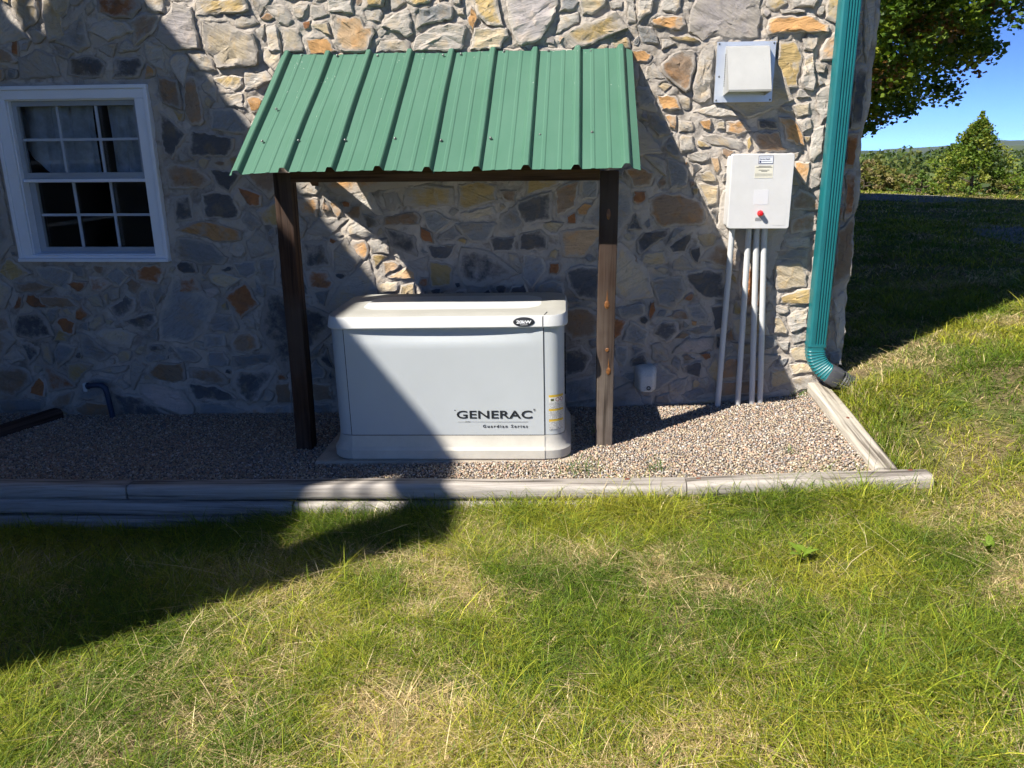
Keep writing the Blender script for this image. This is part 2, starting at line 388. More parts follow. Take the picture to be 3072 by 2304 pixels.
STONE_DATA = """
M5 -1037,670 -1495,406 -1437,-121 -1016,-117 -383,-120 -564,669
O10 -1239,2050 -1788,1668 -1381,1292 -609,1398 -377,1888
M10 -3849,1873 -3952,1214 -3814,700 -3423,1012 -3423,1768
G6 -3251,2612 -3789,2611 -3948,2008 -3364,2045
G6 57,2055 -226,2080 -238,1441 479,1523
G6 815,1317 796,1102 1115,820 1210,1185 1054,1499
D10 -1854,766 -1941,501 -1803,197 -1378,555
D5 -63,469 -312,677 -528,628 -458,320 -77,170
B8 -3958,380 -3866,58 -3529,416 -3752,704
B6 -1650,2354 -1451,2335 -1165,2612 -1498,2624 -1605,2622 -1945,2497
G8 -1823,2377 -2041,2619 -2186,2635 -2512,2554 -2240,2339
T12 988,2100 742,2046 742,1815 936,1693 1165,1791
O8 -18,2617 -240,2618 -444,2391 -108,2350 224,2391
M6 -2401,406 -2242,505 -2176,674 -2428,840 -2562,609 -2586,413
M8 -996,2462 -637,2384 -461,2379 -305,2615 -630,2638 -717,2616
M6 925,88 1157,-125 1400,-128 1526,-16 1264,164
G8 85,2538 341,2364 804,2370 516,2616
T8 1049,2622 726,2406 1130,2335 1355,2350 1162,2622
M10 163,-138 233,-144 503,-74 354,199 123,67 -34,-11
M8 -2817,2335 -2628,2408 -2476,2620 -2660,2643 -2988,2617
B6 -1794,1276 -1653,1407 -1621,1512 -1806,1756 -1921,1640 -1929,1406
L12 586,2251 586,2137 668,2096 748,2112 790,2098 948,2105 957,2219 952,2342 655,2348
T12 -239,1638 -359,1830 -488,1603 -542,1402 -384,1361 -257,1504
M10 -260,224 -385,-14 -338,-123 -42,-126 -78,80
Y8 1030,-21 861,98 670,93 618,-128 780,-131 945,-127
G8 -1173,719 -1214,944 -1406,782 -1505,636 -1366,570 -1189,605
D12 -2530,-96 -2738,63 -2940,79 -2942,-129 -2771,-151
M12 241,1049 332,1195 310,1328 186,1411 34,1146
T30 -2082,2097 -2031,2062 -2015,1999 -1880,1997 -1771,2016 -1774,2116 -1787,2174 -1879,2196 -1922,2238 -2078,2244
D5 -663,775 -555,758 -323,843 -493,979 -671,1008 -696,859
T10 420,885 249,1045 188,793 289,688 460,713
L28 -378,2230 -351,2147 -324,2086 -258,2093 -193,2117 -139,2208 -109,2287 -122,2350 -385,2356
B14 -3776,68 -3603,35 -3560,71 -3465,141 -3464,216 -3564,249 -3765,236
B8 412,1184 481,1118 736,1128 746,1195 709,1257 606,1297 458,1308 408,1275
P18 -2660,-5 -2468,-82 -2416,-61 -2404,-6 -2485,104 -2636,146 -2751,149 -2772,93
M8 1528,2527 1438,2640 1351,2645 1282,2497 1475,2303
M8 -3973,-79 -3894,-143 -3681,-132 -3748,50 -3961,68
D10 -2142,152 -2118,77 -2055,11 -1986,33 -1927,122 -1839,243 -1869,280 -1989,241 -2113,240
L25 -2355,2163 -2285,2100 -2217,2099 -2103,2104 -2118,2254 -2124,2316 -2220,2343 -2324,2237
B10 -76,495 -15,444 161,473 158,613 80,650 -78,644
G6 -3744,1863 -3564,1828 -3421,1867 -3426,2031 -3582,2012
R12 951,962 937,739 998,623 1085,641 1136,783
M8 -2410,936 -2257,897 -2111,898 -2078,937 -2172,1021 -2318,1067 -2392,1067
Y5 -275,2076 -399,2073 -524,2040 -396,1914 -239,1842 -237,1987
D6 -37,765 24,699 161,683 163,887 46,907 -61,870
D8 -3523,440 -3403,414 -3266,444 -3294,552 -3344,611 -3486,583 -3532,500
G12 -1150,2596 -1208,2404 -992,2488 -912,2621 -1025,2651
L6 -1398,1956 -1602,2060 -1748,1846 -1531,1867
T15 -2998,2286 -2992,2154 -2888,2177 -2886,2274 -2845,2303 -2804,2436 -2977,2440
A25 -1340,2113 -1283,2067 -1156,2064 -1122,2127 -1108,2189 -1156,2202 -1175,2250 -1335,2262
M10 496,130 626,232 511,318 422,292 277,228 414,144
D6 684,755 760,702 891,691 903,738 852,872 735,883 631,847
Y8 -1004,1237 -859,1222 -694,1246 -703,1343 -874,1364 -992,1334
T12 818,2500 988,2608 781,2665 644,2623 675,2511
D10 -2254,1528 -2016,1516 -1969,1556 -1961,1622 -2121,1658 -2225,1669
A6 -70,940 56,940 177,1109 24,1113 -95,1099
O12 -2199,1051 -2127,1026 -1987,1037 -1969,1095 -2076,1130 -2162,1161 -2250,1157 -2390,1102
T15 -3160,2295 -3119,2210 -3018,2274 -3000,2457 -3177,2461
D8 -2201,1175 -2001,1159 -1963,1196 -2011,1313 -2124,1330 -2205,1311
D12 -1771,902 -1779,786 -1748,741 -1582,693 -1619,835 -1706,987
G25 -902,2068 -630,2066 -603,2152 -607,2199 -674,2204 -785,2189 -890,2132
B10 -2395,1340 -2194,1343 -2118,1390 -2201,1459 -2346,1494 -2410,1470
G5 -3106,2176 -3165,2302 -3264,2414 -3294,2286 -3316,2139
B8 -3889,522 -3821,633 -3841,725 -3938,879 -3976,692 -3964,614
G6 -3200,1955 -2952,1973 -2966,2077 -3062,2125 -3188,2072
Y28 -37,2066 31,2068 155,2119 268,2158 201,2243 140,2210 26,2196 -74,2136
M5 -61,46 152,83 136,239 -63,190
D6 -336,1191 -292,1125 -130,1156 -135,1323 -245,1295 -336,1265
Y8 -682,1233 -627,1212 -450,1266 -448,1354 -545,1384 -673,1356
B8 1475,771 1572,836 1549,1185 1470,1089
M6 -3787,-79 -3445,-49 -3403,13 -3552,29 -3768,13
T6 -3147,2664 -3190,2628 -3247,2522 -3129,2484 -2955,2559 -3064,2635
M10 489,667 582,632 652,754 625,830 548,841 444,807
T5 -3484,747 -3605,843 -3684,790 -3686,669 -3565,614
R10 -2139,703 -2043,564 -1909,647 -1989,801
B22 449,1949 479,1905 582,1835 611,1844 631,1972 627,2046 562,2056 491,2027 448,1985
M6 -2388,-88 -2122,-83 -2078,-31 -2235,22 -2395,25
D6 -2416,44 -2168,29 -2101,40 -2168,96 -2264,140 -2453,152
M10 -2096,1668 -1905,1643 -1838,1692 -1941,1786 -2091,1787
T16 1155,756 1320,773 1325,847 1285,922 1119,911
T12 -1791,-65 -1759,-139 -1713,-168 -1551,-129 -1688,42
D6 -58,201 73,252 115,355 41,416 -65,389
B12 -2634,164 -2525,152 -2437,167 -2440,282 -2619,279 -2692,214
M8 -3196,24 -3095,26 -2982,63 -2924,172 -3055,192 -3153,101
R15 -2671,2301 -2585,2270 -2478,2262 -2413,2317 -2428,2379 -2671,2384
B10 -3169,-100 -2931,-88 -2962,2 -3127,16 -3230,-27
Y12 1053,1970 1123,1842 1176,1850 1190,2015 1152,2091 1064,2086
D6 -1606,874 -1452,887 -1467,1042 -1627,1042
D8 -2912,1973 -2761,1951 -2703,1964 -2657,2027 -2690,2071 -2794,2082 -2897,2058
D14 -2400,1655 -2393,1538 -2346,1513 -2265,1620 -2236,1656 -2389,1790
B6 707,935 819,897 934,859 942,973 824,1054
M5 -3071,851 -3187,894 -3320,879 -3300,812 -3200,771 -3110,729
G10 -1259,929 -1350,1068 -1439,978 -1434,934 -1438,850 -1331,861
B8 869,111 1168,139 1135,226 884,200
M10 -2757,2304 -2963,2160 -2825,2094 -2742,2126
G20 644,1997 621,1846 629,1795 693,1769 721,1802 722,2075 670,2067
B10 -2243,1778 -2210,1692 -2137,1700 -2129,1798 -2159,1963 -2219,1957
T10 -2909,392 -2781,369 -2725,464 -2823,501 -2948,500 -2996,468
R6 1365,1297 1370,1168 1346,1031 1460,1083 1484,1134 1490,1224
O30 993,2112 1164,2122 1305,2123 1307,2158 1210,2204 1017,2199 988,2170
R10 -3374,70 -3167,110 -3241,187 -3383,271
Y25 -2108,2274 -1869,2276 -1798,2293 -1815,2350 -2106,2357
M8 -3095,314 -2986,282 -2886,326 -2967,371 -3042,458 -3122,474
G10 -1776,1062 -1689,1017 -1610,1058 -1575,1135 -1657,1240 -1707,1154
L12 -3968,1946 -3988,1900 -3963,1801 -3869,1853 -3759,1924 -3936,1997
G6 235,1882 319,1814 332,1894 334,1986 209,2042 156,1967
T8 943,483 1147,492 1091,617 909,584
B10 -2115,352 -2014,346 -1936,376 -1936,447 -1988,492 -2062,480 -2132,412
M12 514,-30 519,-124 599,-121 631,-33 655,82 510,50
Y10 -3288,-39 -3436,-52 -3312,-155 -3241,-157 -3100,-129
M6 -244,670 -61,680 -62,798 -138,812 -224,775
M6 -310,826 -252,756 -161,867 -184,944 -302,967
M6 -508,1025 -450,1141 -600,1147 -707,1136 -606,1030
Y25 -538,2244 -494,2192 -405,2186 -440,2358 -578,2361
M8 -2225,493 -2106,472 -2055,503 -2080,595 -2213,595 -2285,547
B12 -2308,2285 -2415,2298 -2501,2255 -2487,2115 -2396,2173 -2355,2196
B6 -2418,183 -2264,148 -2167,145 -2154,175 -2251,250 -2417,248
M5 1497,2010 1491,2111 1380,2129 1382,2041 1368,1901 1461,1959
D6 1470,1833 1477,1636 1532,1635 1536,1800 1532,1961 1469,1962
M6 1377,757 1471,907 1454,1028 1338,940 1347,861
B8 -113,1164 -2,1229 20,1376 -56,1365 -118,1325
D4 -331,975 -155,987 -150,1065 -199,1109 -330,1080
G8 -1942,927 -1776,979 -1871,1120 -1961,1036
G10 289,214 217,437 135,361 132,261
Y6 -860,758 -733,775 -713,895 -860,927
B8 -2074,-150 -2022,-173 -1992,-157 -1911,-65 -2009,17 -2096,-82
D8 -2648,1953 -2487,1954 -2442,2030 -2451,2073 -2619,2060
R5 156,404 285,473 317,570 179,630 184,530
G12 -2637,2149 -2474,2203 -2523,2244 -2648,2275 -2756,2214
T28 -586,2069 -420,2071 -378,2139 -372,2178 -559,2176
B12 -2382,1889 -2370,1815 -2251,1778 -2259,1939 -2376,1971
M10 -2133,252 -2057,257 -1872,289 -1844,343 -1898,353 -2127,321
D8 -1074,1003 -923,943 -931,1071 -1113,1118
Y8 -3496,788 -3332,840 -3473,945 -3568,847
G14 -1619,1305 -1497,1301 -1472,1351 -1510,1415 -1655,1449
R8 -1605,757 -1466,745 -1435,784 -1477,868 -1623,863
D8 -2836,543 -2703,612 -2694,696 -2757,716 -2782,677 -2895,626
M22 -882,2184 -782,2207 -669,2226 -677,2289 -724,2307 -878,2282
G5 -1324,1170 -1501,1177 -1597,1083 -1449,1060
R16 -2673,807 -2609,783 -2524,779 -2473,875 -2528,901 -2613,895 -2667,860
Y5 1368,560 1468,376 1501,510 1400,674
P12 586,371 746,381 828,402 824,475 664,463 580,385
Y8 -3231,156 -3189,113 -3133,176 -3042,265 -3123,284 -3224,266
T5 -3984,2598 -3961,2476 -3825,2539 -3862,2623 -3940,2656
B6 -3698,453 -3586,460 -3540,492 -3537,588 -3696,556
D6 -2381,1145 -2262,1161 -2267,1308 -2375,1301
D10 -2718,496 -2636,482 -2578,539 -2583,605 -2661,602 -2797,545
M5 446,510 328,578 284,442 428,412
G6 1007,250 1128,245 1210,374 1057,366
G8 1531,408 1571,504 1543,756 1485,704
Y10 -1840,1132 -1732,1111 -1733,1278 -1876,1217
D10 -2080,1338 -2023,1324 -1938,1419 -1984,1442 -2144,1459
B10 987,1522 1145,1519 1158,1530 1129,1539 1103,1628 952,1624
D8 465,484 549,432 626,507 602,577 512,572 467,524
M5 -390,1090 -335,1098 -297,1138 -339,1248 -434,1189 -444,1101
B6 -1633,42 -1500,44 -1507,155 -1638,168
M10 526,1320 618,1338 627,1428 593,1464 500,1497
G5 -3994,1729 -3987,1700 -3893,1591 -3887,1701 -3866,1803 -3958,1792
T12 18,2236 72,2235 136,2268 175,2346 -9,2351
Y8 -285,1298 -94,1354 -102,1412 -285,1403
D6 361,952 429,1002 531,1069 540,1108 395,1089 338,1044
M8 -3295,303 -3288,232 -3199,293 -3124,375 -3239,402 -3277,374
D8 1351,1496 1385,1341 1473,1421 1460,1543
B10 318,1333 428,1342 440,1411 355,1460 273,1440
M8 -1890,782 -1814,771 -1783,951 -1890,928
G28 -1059,2192 -978,2171 -923,2135 -901,2157 -903,2242 -920,2287 -1040,2239 -1073,2193
G12 1489,2111 1517,1970 1544,2095 1531,2308 1477,2309
B8 -3350,-59 -3231,-3 -3197,86 -3321,54 -3405,-10
M8 -857,1115 -806,1070 -710,1156 -820,1217 -892,1199
B8 870,211 985,231 997,362 893,349
B8 -3317,643 -3170,626 -3075,640 -3124,692 -3213,702 -3323,695
O12 -1620,1178 -1510,1178 -1491,1294 -1634,1286
D8 822,511 896,528 893,682 789,667
B10 1199,1073 1362,1090 1329,1197 1205,1156
G25 -1355,2279 -1214,2261 -1223,2370 -1358,2373
B10 1203,1208 1363,1207 1330,1283 1237,1323 1193,1280
G8 -2176,2059 -2243,2090 -2291,2064 -2302,2006 -2226,1899 -2198,1986
T8 -2208,786 -2105,747 -2002,812 -2096,845 -2210,847
B6 -1863,18 -1765,28 -1770,167 -1868,152
D8 -322,259 -445,279 -420,152 -318,144
Y12 1285,2180 1372,2160 1373,2329 1293,2331
G8 -2429,2041 -2327,1987 -2319,2119 -2430,2156
B8 -3470,722 -3305,726 -3202,756 -3315,791 -3469,780
T15 -1624,2071 -1512,2071 -1538,2202 -1628,2200
M5 -1653,-66 -1522,-64 -1514,28 -1652,35
T12 -2439,2405 -2429,2483 -2518,2542 -2577,2403 -2505,2409
O10 -1490,2061 -1372,2059 -1327,2074 -1371,2149 -1507,2143
G15 -1874,1875 -1798,1887 -1703,1938 -1730,1986 -1863,1975
Y18 1185,681 1241,669 1356,678 1352,767 1280,757 1177,721
B16 -1122,1127 -910,1137 -897,1175 -927,1206 -1120,1177
T10 -1752,165 -1738,95 -1699,52 -1646,92 -1649,153 -1700,250
R6 -2416,725 -2360,717 -2264,738 -2296,832 -2404,812
G8 -1178,1195 -1114,1187 -1201,1340 -1312,1323
D4 -487,977 -356,974 -340,1063 -510,1058
G18 1241,552 1265,511 1351,543 1352,655 1300,645 1223,602
M5 -1956,-66 -1769,-51 -1776,16 -1962,1
O5 1219,1636 1178,1698 1095,1705 1132,1622 1140,1579 1249,1548
G10 1315,1663 1376,1727 1354,1870 1273,1821
R8 1498,1141 1538,1186 1531,1426 1477,1408
G6 -2817,142 -2799,87 -2764,143 -2698,249 -2762,301 -2788,274
M8 -2286,260 -2154,257 -2140,293 -2177,360 -2275,348
D6 -258,684 -289,788 -367,773 -429,685
M6 -2459,294 -2351,275 -2313,313 -2374,366 -2499,378
D4 -839,932 -732,932 -693,1018 -876,1010
D4 -777,666 -619,673 -641,757 -786,736
M8 -2040,848 -1979,807 -1899,856 -1916,919 -2054,906
M8 -2303,374 -2153,394 -2152,470 -2292,461
G12 -2123,1982 -2023,1985 -2045,2047 -2105,2093 -2191,2089
T6 -3906,2213 -3871,2347 -3962,2360 -3992,2277 -3978,2249
L5 1370,1637 1446,1566 1473,1672 1463,1745 1370,1693
D8 -3441,409 -3507,401 -3477,329 -3463,253 -3389,321 -3372,368
Y25 -1140,2299 -1052,2292 -1020,2389 -1174,2392
M10 334,1756 444,1737 423,1798 384,1875 313,1868
T8 1170,160 1287,199 1256,287 1161,275
M8 269,579 424,616 402,681 248,651
T10 -1889,2659 -1945,2650 -1963,2580 -1935,2530 -1828,2569 -1863,2635
G12 1325,148 1464,179 1406,249 1286,234
G8 -1112,2068 -911,2069 -913,2124 -1085,2131
Y8 -2000,1900 -1938,1877 -1882,1892 -1875,1955 -1967,1969 -2058,1950
O8 -1319,956 -1245,921 -1212,973 -1233,1045 -1332,1045
M12 1440,155 1401,99 1468,58 1534,71 1534,174
G10 711,1575 822,1547 898,1525 926,1559 876,1584 784,1617 688,1612
R10 -1947,1278 -1916,1234 -1846,1239 -1830,1304 -1906,1339 -1984,1352
G10 1270,1494 1296,1467 1341,1511 1338,1663 1279,1638
M8 669,618 730,558 775,549 791,599 729,683 653,663
R8 1471,1433 1518,1433 1525,1625 1460,1619
G12 -1668,2266 -1644,2220 -1579,2212 -1562,2235 -1576,2289 -1607,2320 -1729,2317
G22 1187,1871 1207,1846 1261,1828 1271,1853 1249,1953 1242,2023 1201,2000
R10 -3502,56 -3401,42 -3379,147 -3413,188 -3485,103
M5 334,24 478,40 484,109 324,92
G8 472,324 572,325 570,372 510,445 457,433
G14 1111,2240 1229,2242 1265,2308 1082,2312
T10 383,913 430,887 531,910 514,986 395,964
M8 1144,929 1328,939 1320,991 1118,982
O16 377,2184 451,2159 541,2144 568,2170 556,2211 440,2222 381,2206
O8 1288,1977 1347,1976 1366,2015 1360,2131 1311,2105 1272,2028
G5 -3376,-133 -3421,-68 -3547,-65 -3507,-135 -3476,-160
G18 -1717,2076 -1637,2079 -1656,2222 -1721,2212
T12 740,1230 794,1241 798,1346 677,1357
M6 31,1271 124,1271 121,1380 29,1380
G15 -2384,2299 -2290,2284 -2267,2381 -2395,2384
M10 226,741 180,771 124,674 198,652 255,664 271,697
R10 -2976,732 -2912,727 -2826,779 -2900,815 -2979,827
G6 -1999,1798 -1887,1791 -1886,1862 -2046,1879
G8 -3583,256 -3487,290 -3538,365 -3661,313
T10 -1750,2038 -1714,2000 -1682,1976 -1650,2014 -1638,2079 -1741,2114
G8 759,1702 886,1712 756,1779 629,1740
D5 668,241 761,221 765,329 628,302
R8 -3205,471 -3140,455 -3105,533 -3186,576 -3237,539
G10 436,2240 511,2225 537,2259 543,2327 432,2329
D6 551,960 629,974 664,1051 675,1100 602,1060 528,996
G8 -1117,1313 -1102,1225 -1053,1208 -1002,1240 -1031,1328
T8 -629,1149 -453,1193 -470,1236 -672,1194
G30 316,2184 378,2234 408,2336 314,2338
M6 -2784,759 -2718,825 -2789,887 -2867,822
M5 403,1659 454,1603 535,1622 443,1728 402,1730
G25 -1200,971 -1085,966 -1102,1056 -1211,1048
M8 -2674,632 -2576,612 -2595,683 -2611,754 -2672,729
M6 -1640,180 -1552,193 -1531,225 -1595,312 -1642,262
G20 -1332,1073 -1243,1059 -1172,1079 -1276,1152 -1338,1127
G10 -3871,2356 -3843,2458 -3970,2431 -3967,2366
Y25 -933,2315 -870,2294 -797,2309 -791,2362 -958,2366
D5 -2293,912 -2389,922 -2414,894 -2402,856 -2370,840 -2271,841
T8 966,367 1082,379 1066,443 926,442
M5 -1848,1134 -1917,1234 -1972,1166 -1929,1091
G6 -1663,2350 -1742,2394 -1794,2361 -1750,2258
G12 121,986 134,921 213,914 214,1054
M6 299,2184 343,2080 438,2082 396,2169
G5 1099,1505 1106,1444 1125,1402 1186,1437 1220,1522
T12 -1053,685 -946,689 -954,792 -1031,777
B5 -117,669 -193,667 -164,589 -90,522 -89,615
M6 248,329 294,285 325,330 327,412 241,422
B12 87,2648 22,2622 75,2569 113,2572 217,2624 119,2645
T14 1269,362 1300,332 1370,339 1353,440 1264,419
T5 -518,2021 -620,2059 -615,1957 -529,1942
Y5 1021,2230 1094,2263 1055,2341 979,2315 978,2259
T6 840,379 787,266 874,173 868,278
A16 -1113,816 -932,812 -938,848 -973,884 -1027,876 -1112,824
O14 459,1743 570,1750 531,1822 423,1823
M6 576,136 635,121 692,188 684,229 580,203
G6 -126,2137 7,2195 6,2246 -102,2230
D12 164,1399 216,1470 128,1475 34,1410 125,1399
R5 -3378,621 -3275,632 -3347,713 -3394,712 -3418,665
B10 -3329,2100 -3322,2048 -3284,2052 -3193,2050 -3223,2113 -3283,2134
O10 819,1625 882,1606 949,1632 906,1690 815,1685
G14 1192,998 1326,1002 1310,1060 1166,1054
T10 -1166,725 -1047,743 -1052,801 -1187,789
T14 1284,253 1416,270 1379,328 1269,320
G12 619,964 556,922 556,864 604,864 677,883
D5 951,1442 888,1519 816,1451 905,1404
T8 -3373,296 -3305,253 -3306,324 -3315,404 -3360,403
G10 -754,1985 -699,1977 -626,1989 -636,2063 -701,2058
G5 -1965,973 -1983,1024 -2056,1027 -2081,974 -2024,941 -1984,935
G5 -2126,1914 -2116,1878 -2045,1816 -2039,1920 -2062,1968
R5 1530,263 1509,306 1425,305 1447,241 1519,192
B5 -2743,787 -2729,728 -2679,712 -2626,788 -2708,816
O16 1196,1427 1269,1334 1285,1432 1275,1464 1192,1468
M6 -2683,281 -2547,296 -2529,330 -2664,340 -2716,311
G10 429,1446 503,1390 494,1485 448,1506 365,1511
T6 722,1001 787,1011 813,1069 762,1083 677,1073
M6 -1649,311 -1581,326 -1529,413 -1623,412
M12 -235,1735 -236,1835 -296,1865 -344,1834 -313,1801
G8 -2913,204 -2825,221 -2801,260 -2953,243 -3055,216
G6 359,1898 480,1903 405,2001 362,1955
G18 566,1520 648,1532 636,1617 561,1617
G5 -1300,2453 -1294,2390 -1215,2427 -1199,2530
T14 1162,496 1241,503 1243,523 1206,597 1153,603
M12 1098,426 1110,397 1146,399 1204,433 1163,489 1104,487
G10 -1892,2203 -1835,2207 -1757,2222 -1781,2268 -1891,2266
R10 -3110,556 -3070,541 -2994,588 -3049,648 -3101,609
Y5 -3187,411 -3149,454 -3224,503 -3288,414 -3220,414
T8 -2996,481 -2919,535 -2931,587 -2984,576 -3040,504
T6 -2879,326 -2866,278 -2819,276 -2778,310 -2774,351 -2837,369
M12 -740,1041 -707,1043 -658,1069 -701,1128 -751,1100 -806,1048
G10 -1153,2225 -1071,2214 -1060,2284 -1178,2292
G6 -866,858 -856,954 -911,934 -992,914 -917,868
M6 -25,2256 4,2301 -47,2349 -88,2321 -105,2252
T8 -2988,638 -2907,630 -2935,721 -3031,688
O8 -1853,1763 -1800,1769 -1771,1830 -1814,1856 -1876,1843
T12 -3742,1939 -3700,1925 -3663,1964 -3700,2014 -3755,2020 -3770,1952
M6 1457,1817 1458,1907 1384,1843 1394,1800 1426,1747
G12 267,2184 308,2183 291,2339 246,2340
M6 704,75 797,130 772,167 641,114
R6 -3072,717 -3019,745 -2988,797 -3140,788
O6 1192,2618 1251,2547 1318,2614 1259,2650
L10 1475,2220 1420,2273 1398,2170 1420,2150 1475,2154
G10 1289,1311 1345,1334 1343,1440 1289,1441
D6 345,282 449,310 425,384 333,322
M6 165,120 223,143 256,156 234,219 202,228 166,190
D6 -1481,245 -1502,321 -1511,400 -1561,337 -1560,307 -1534,266
G10 -1469,2261 -1447,2236 -1397,2246 -1355,2263 -1392,2313 -1457,2315
A14 -1136,832 -1037,882 -1032,907 -1071,927 -1135,913
D4 -453,682 -503,764 -615,699
R8 315,1252 353,1234 399,1261 396,1323 324,1323
M12 -3099,893 -3050,816 -2991,815 -2999,891
D6 1370,1358 1417,1298 1474,1286 1471,1327 1453,1385
B10 -1255,1163 -1244,1195 -1239,1254 -1291,1235 -1348,1198 -1308,1165
O6 13,1181 101,1186 109,1234 50,1260 1,1211
O10 290,1993 382,1995 405,2028 343,2058 284,2050
G14 1278,443 1360,456 1359,520 1252,500
D10 1063,-158 1123,-97 1008,-76 1012,-146
M15 1501,320 1568,311 1563,407 1486,385
M5 488,56 588,57 584,125 493,110
M8 -2977,2151 -2953,2096 -2944,2082 -2904,2052 -2853,2100 -2922,2138
G12 623,1481 702,1463 733,1498 725,1530 603,1517
G12 -2049,559 -2004,519 -1948,494 -1949,537 -1961,602
G12 1381,382 1420,323 1486,323 1432,427
M8 -1510,646 -1474,745 -1574,734 -1546,665
M8 -2580,505 -2641,472 -2707,446 -2645,417 -2623,413 -2595,417
D10 -1212,1106 -1133,1129 -1156,1175 -1244,1194
G10 -2565,2128 -2595,2092 -2529,2089 -2450,2115 -2540,2166
T8 -3979,497 -3956,432 -3910,471 -3901,536 -3966,538
R6 -838,1089 -912,1130 -901,1039 -821,1025
T10 -213,1136 -145,1087 -105,1092 -60,1141 -142,1149
B6 -414,1268 -346,1257 -333,1327 -437,1328
T8 1187,1694 1249,1708 1252,1778 1158,1761
G5 -1023,2316 -1014,2270 -982,2285 -928,2309 -956,2365 -1014,2350
G12 -1811,-66 -1896,-83 -1871,-149 -1800,-133
M10 487,1560 495,1519 576,1493 553,1564 517,1609
M10 -3295,589 -3271,519 -3221,566 -3206,624 -3271,619
T12 185,2062 283,2060 268,2123 177,2115
G8 -2629,2064 -2586,2145 -2734,2119
M8 -2523,769 -2576,738 -2582,721 -2567,639 -2533,683 -2505,727
D12 -1673,1244 -1647,1298 -1639,1358 -1710,1345 -1708,1284
M6 810,537 738,549 659,508 732,490 780,492
Y5 -3537,-99 -3597,-71 -3655,-116 -3601,-152 -3560,-136
D5 981,1645 1103,1638 1090,1683 983,1693
D8 -1169,655 -1119,649 -1048,683 -1105,729 -1151,693
G6 -3913,1547 -3897,1588 -3937,1628 -3973,1596 -3974,1556 -3963,1522
G10 -2924,129 -2860,98 -2819,118 -2872,197
B5 606,641 542,590 675,575 664,623
G6 -1705,1835 -1764,1808 -1743,1723 -1688,1761
G12 1475,710 1473,763 1409,774 1383,717 1416,701
G10 558,1627 647,1633 638,1688 555,1689
G14 1190,2037 1234,2028 1258,2067 1264,2103 1216,2114 1184,2092
O8 -766,2406 -765,2363 -753,2316 -707,2318 -696,2392
G10 -812,2587 -828,2638 -863,2638 -913,2586 -869,2559
G10 -3072,2140 -2996,2183 -3052,2229 -3098,2216
G10 -1556,2255 -1521,2238 -1494,2262 -1465,2317 -1504,2321 -1556,2302
D5 292,1103 386,1096 342,1201
G6 -3237,2512 -3265,2433 -3220,2408 -3178,2456
P8 -2251,706 -2218,693 -2152,718 -2164,757 -2255,747
Y5 -1936,1462 -1932,1501 -1968,1534 -2020,1511 -2001,1459 -1965,1460
G10 -1063,2441 -997,2378 -939,2389 -958,2439
T16 699,1364 781,1364 780,1382 740,1432 678,1406
M5 -1333,2003 -1383,2046 -1477,2044 -1403,1987
G10 -1930,76 -1964,42 -1907,26 -1877,52 -1874,94 -1908,125
O6 -3363,1951 -3292,1961 -3280,2020 -3347,2027
G10 -366,909 -309,870 -317,925 -335,968 -391,969 -383,925
O12 -572,2295 -593,2232 -594,2211 -567,2153 -533,2233
T5 104,2029 157,2002 167,2080 124,2091 92,2078
L6 -3948,2087 -3926,2151 -3913,2194 -3951,2224 -3974,2186 -3976,2170
O6 -1406,1187 -1384,1158 -1357,1222 -1396,1264 -1440,1281
T12 -1449,2199 -1395,2171 -1350,2150 -1363,2228 -1453,2220
B5 -1453,-93 -1514,-72 -1528,-114 -1515,-137 -1487,-151 -1436,-121
M10 -3875,828 -3865,897 -3880,945 -3920,906 -3954,883 -3912,869
D10 710,1007 661,998 654,962 708,899 718,974
T8 1143,1371 1167,1338 1244,1340 1198,1415
Y8 -1199,957 -1194,921 -1182,879 -1142,916 -1104,954 -1169,966
R5 -153,845 -87,845 -87,910 -150,910
T6 -2738,319 -2689,347 -2663,402 -2725,389 -2763,351
R8 -3470,665 -3513,612 -3470,608 -3439,644 -3421,713 -3457,707
G8 -2856,668 -2802,691 -2788,757 -2850,748
G5 -2366,385 -2346,368 -2277,356 -2304,424 -2354,426
G8 31,1442 -60,1450 -73,1400 -28,1385
T5 -2444,-146 -2402,-132 -2432,-85 -2532,-124
G6 -3932,910 -3897,960 -3962,990 -3987,933
T8 -812,2061 -889,2065 -839,2002 -790,1987
T10 -3933,1113 -3971,1050 -3976,1035 -3964,1013 -3922,995 -3917,1033
M5 -3910,165 -3963,167 -3979,154 -3977,114 -3949,100 -3900,130
M5 -1872,743 -1928,810 -1932,740 -1927,720 -1884,697
R6 431,606 449,560 475,626 472,689 442,689
R6 -3218,2084 -3183,2083 -3169,2176 -3212,2184
D6 -455,728 -420,712 -387,773 -439,785 -475,775
T6 -24,-89 3,-146 46,-147 50,-77
G12 -1654,1854 -1679,1835 -1677,1809 -1660,1777 -1631,1795 -1586,1825
G12 933,418 897,416 860,377 869,336 922,373 946,397
Y8 943,607 977,618 976,643 935,707 918,651 920,619
O8 509,1658 544,1640 546,1721 476,1722
D10 836,398 877,403 879,490 836,489
G14 1158,622 1199,614 1241,629 1236,659 1154,669
A6 752,1445 779,1400 799,1427 781,1503 740,1504
G8 579,1750 616,1749 617,1815 546,1822
G14 1228,1619 1270,1641 1265,1695 1196,1685
M6 -3026,473 -3029,551 -3089,526 -3103,497 -3079,491
T12 -840,2005 -884,2046 -911,2062 -951,2064 -925,2015 -902,2003
O10 -2424,2034 -2441,1990 -2450,1955 -2418,1957 -2384,1965 -2382,2007
B8 -2863,894 -2949,893 -2914,837 -2879,832
M5 -3947,1523 -3973,1483 -3949,1408 -3912,1493
M6 606,364 586,342 586,305 628,267 645,328
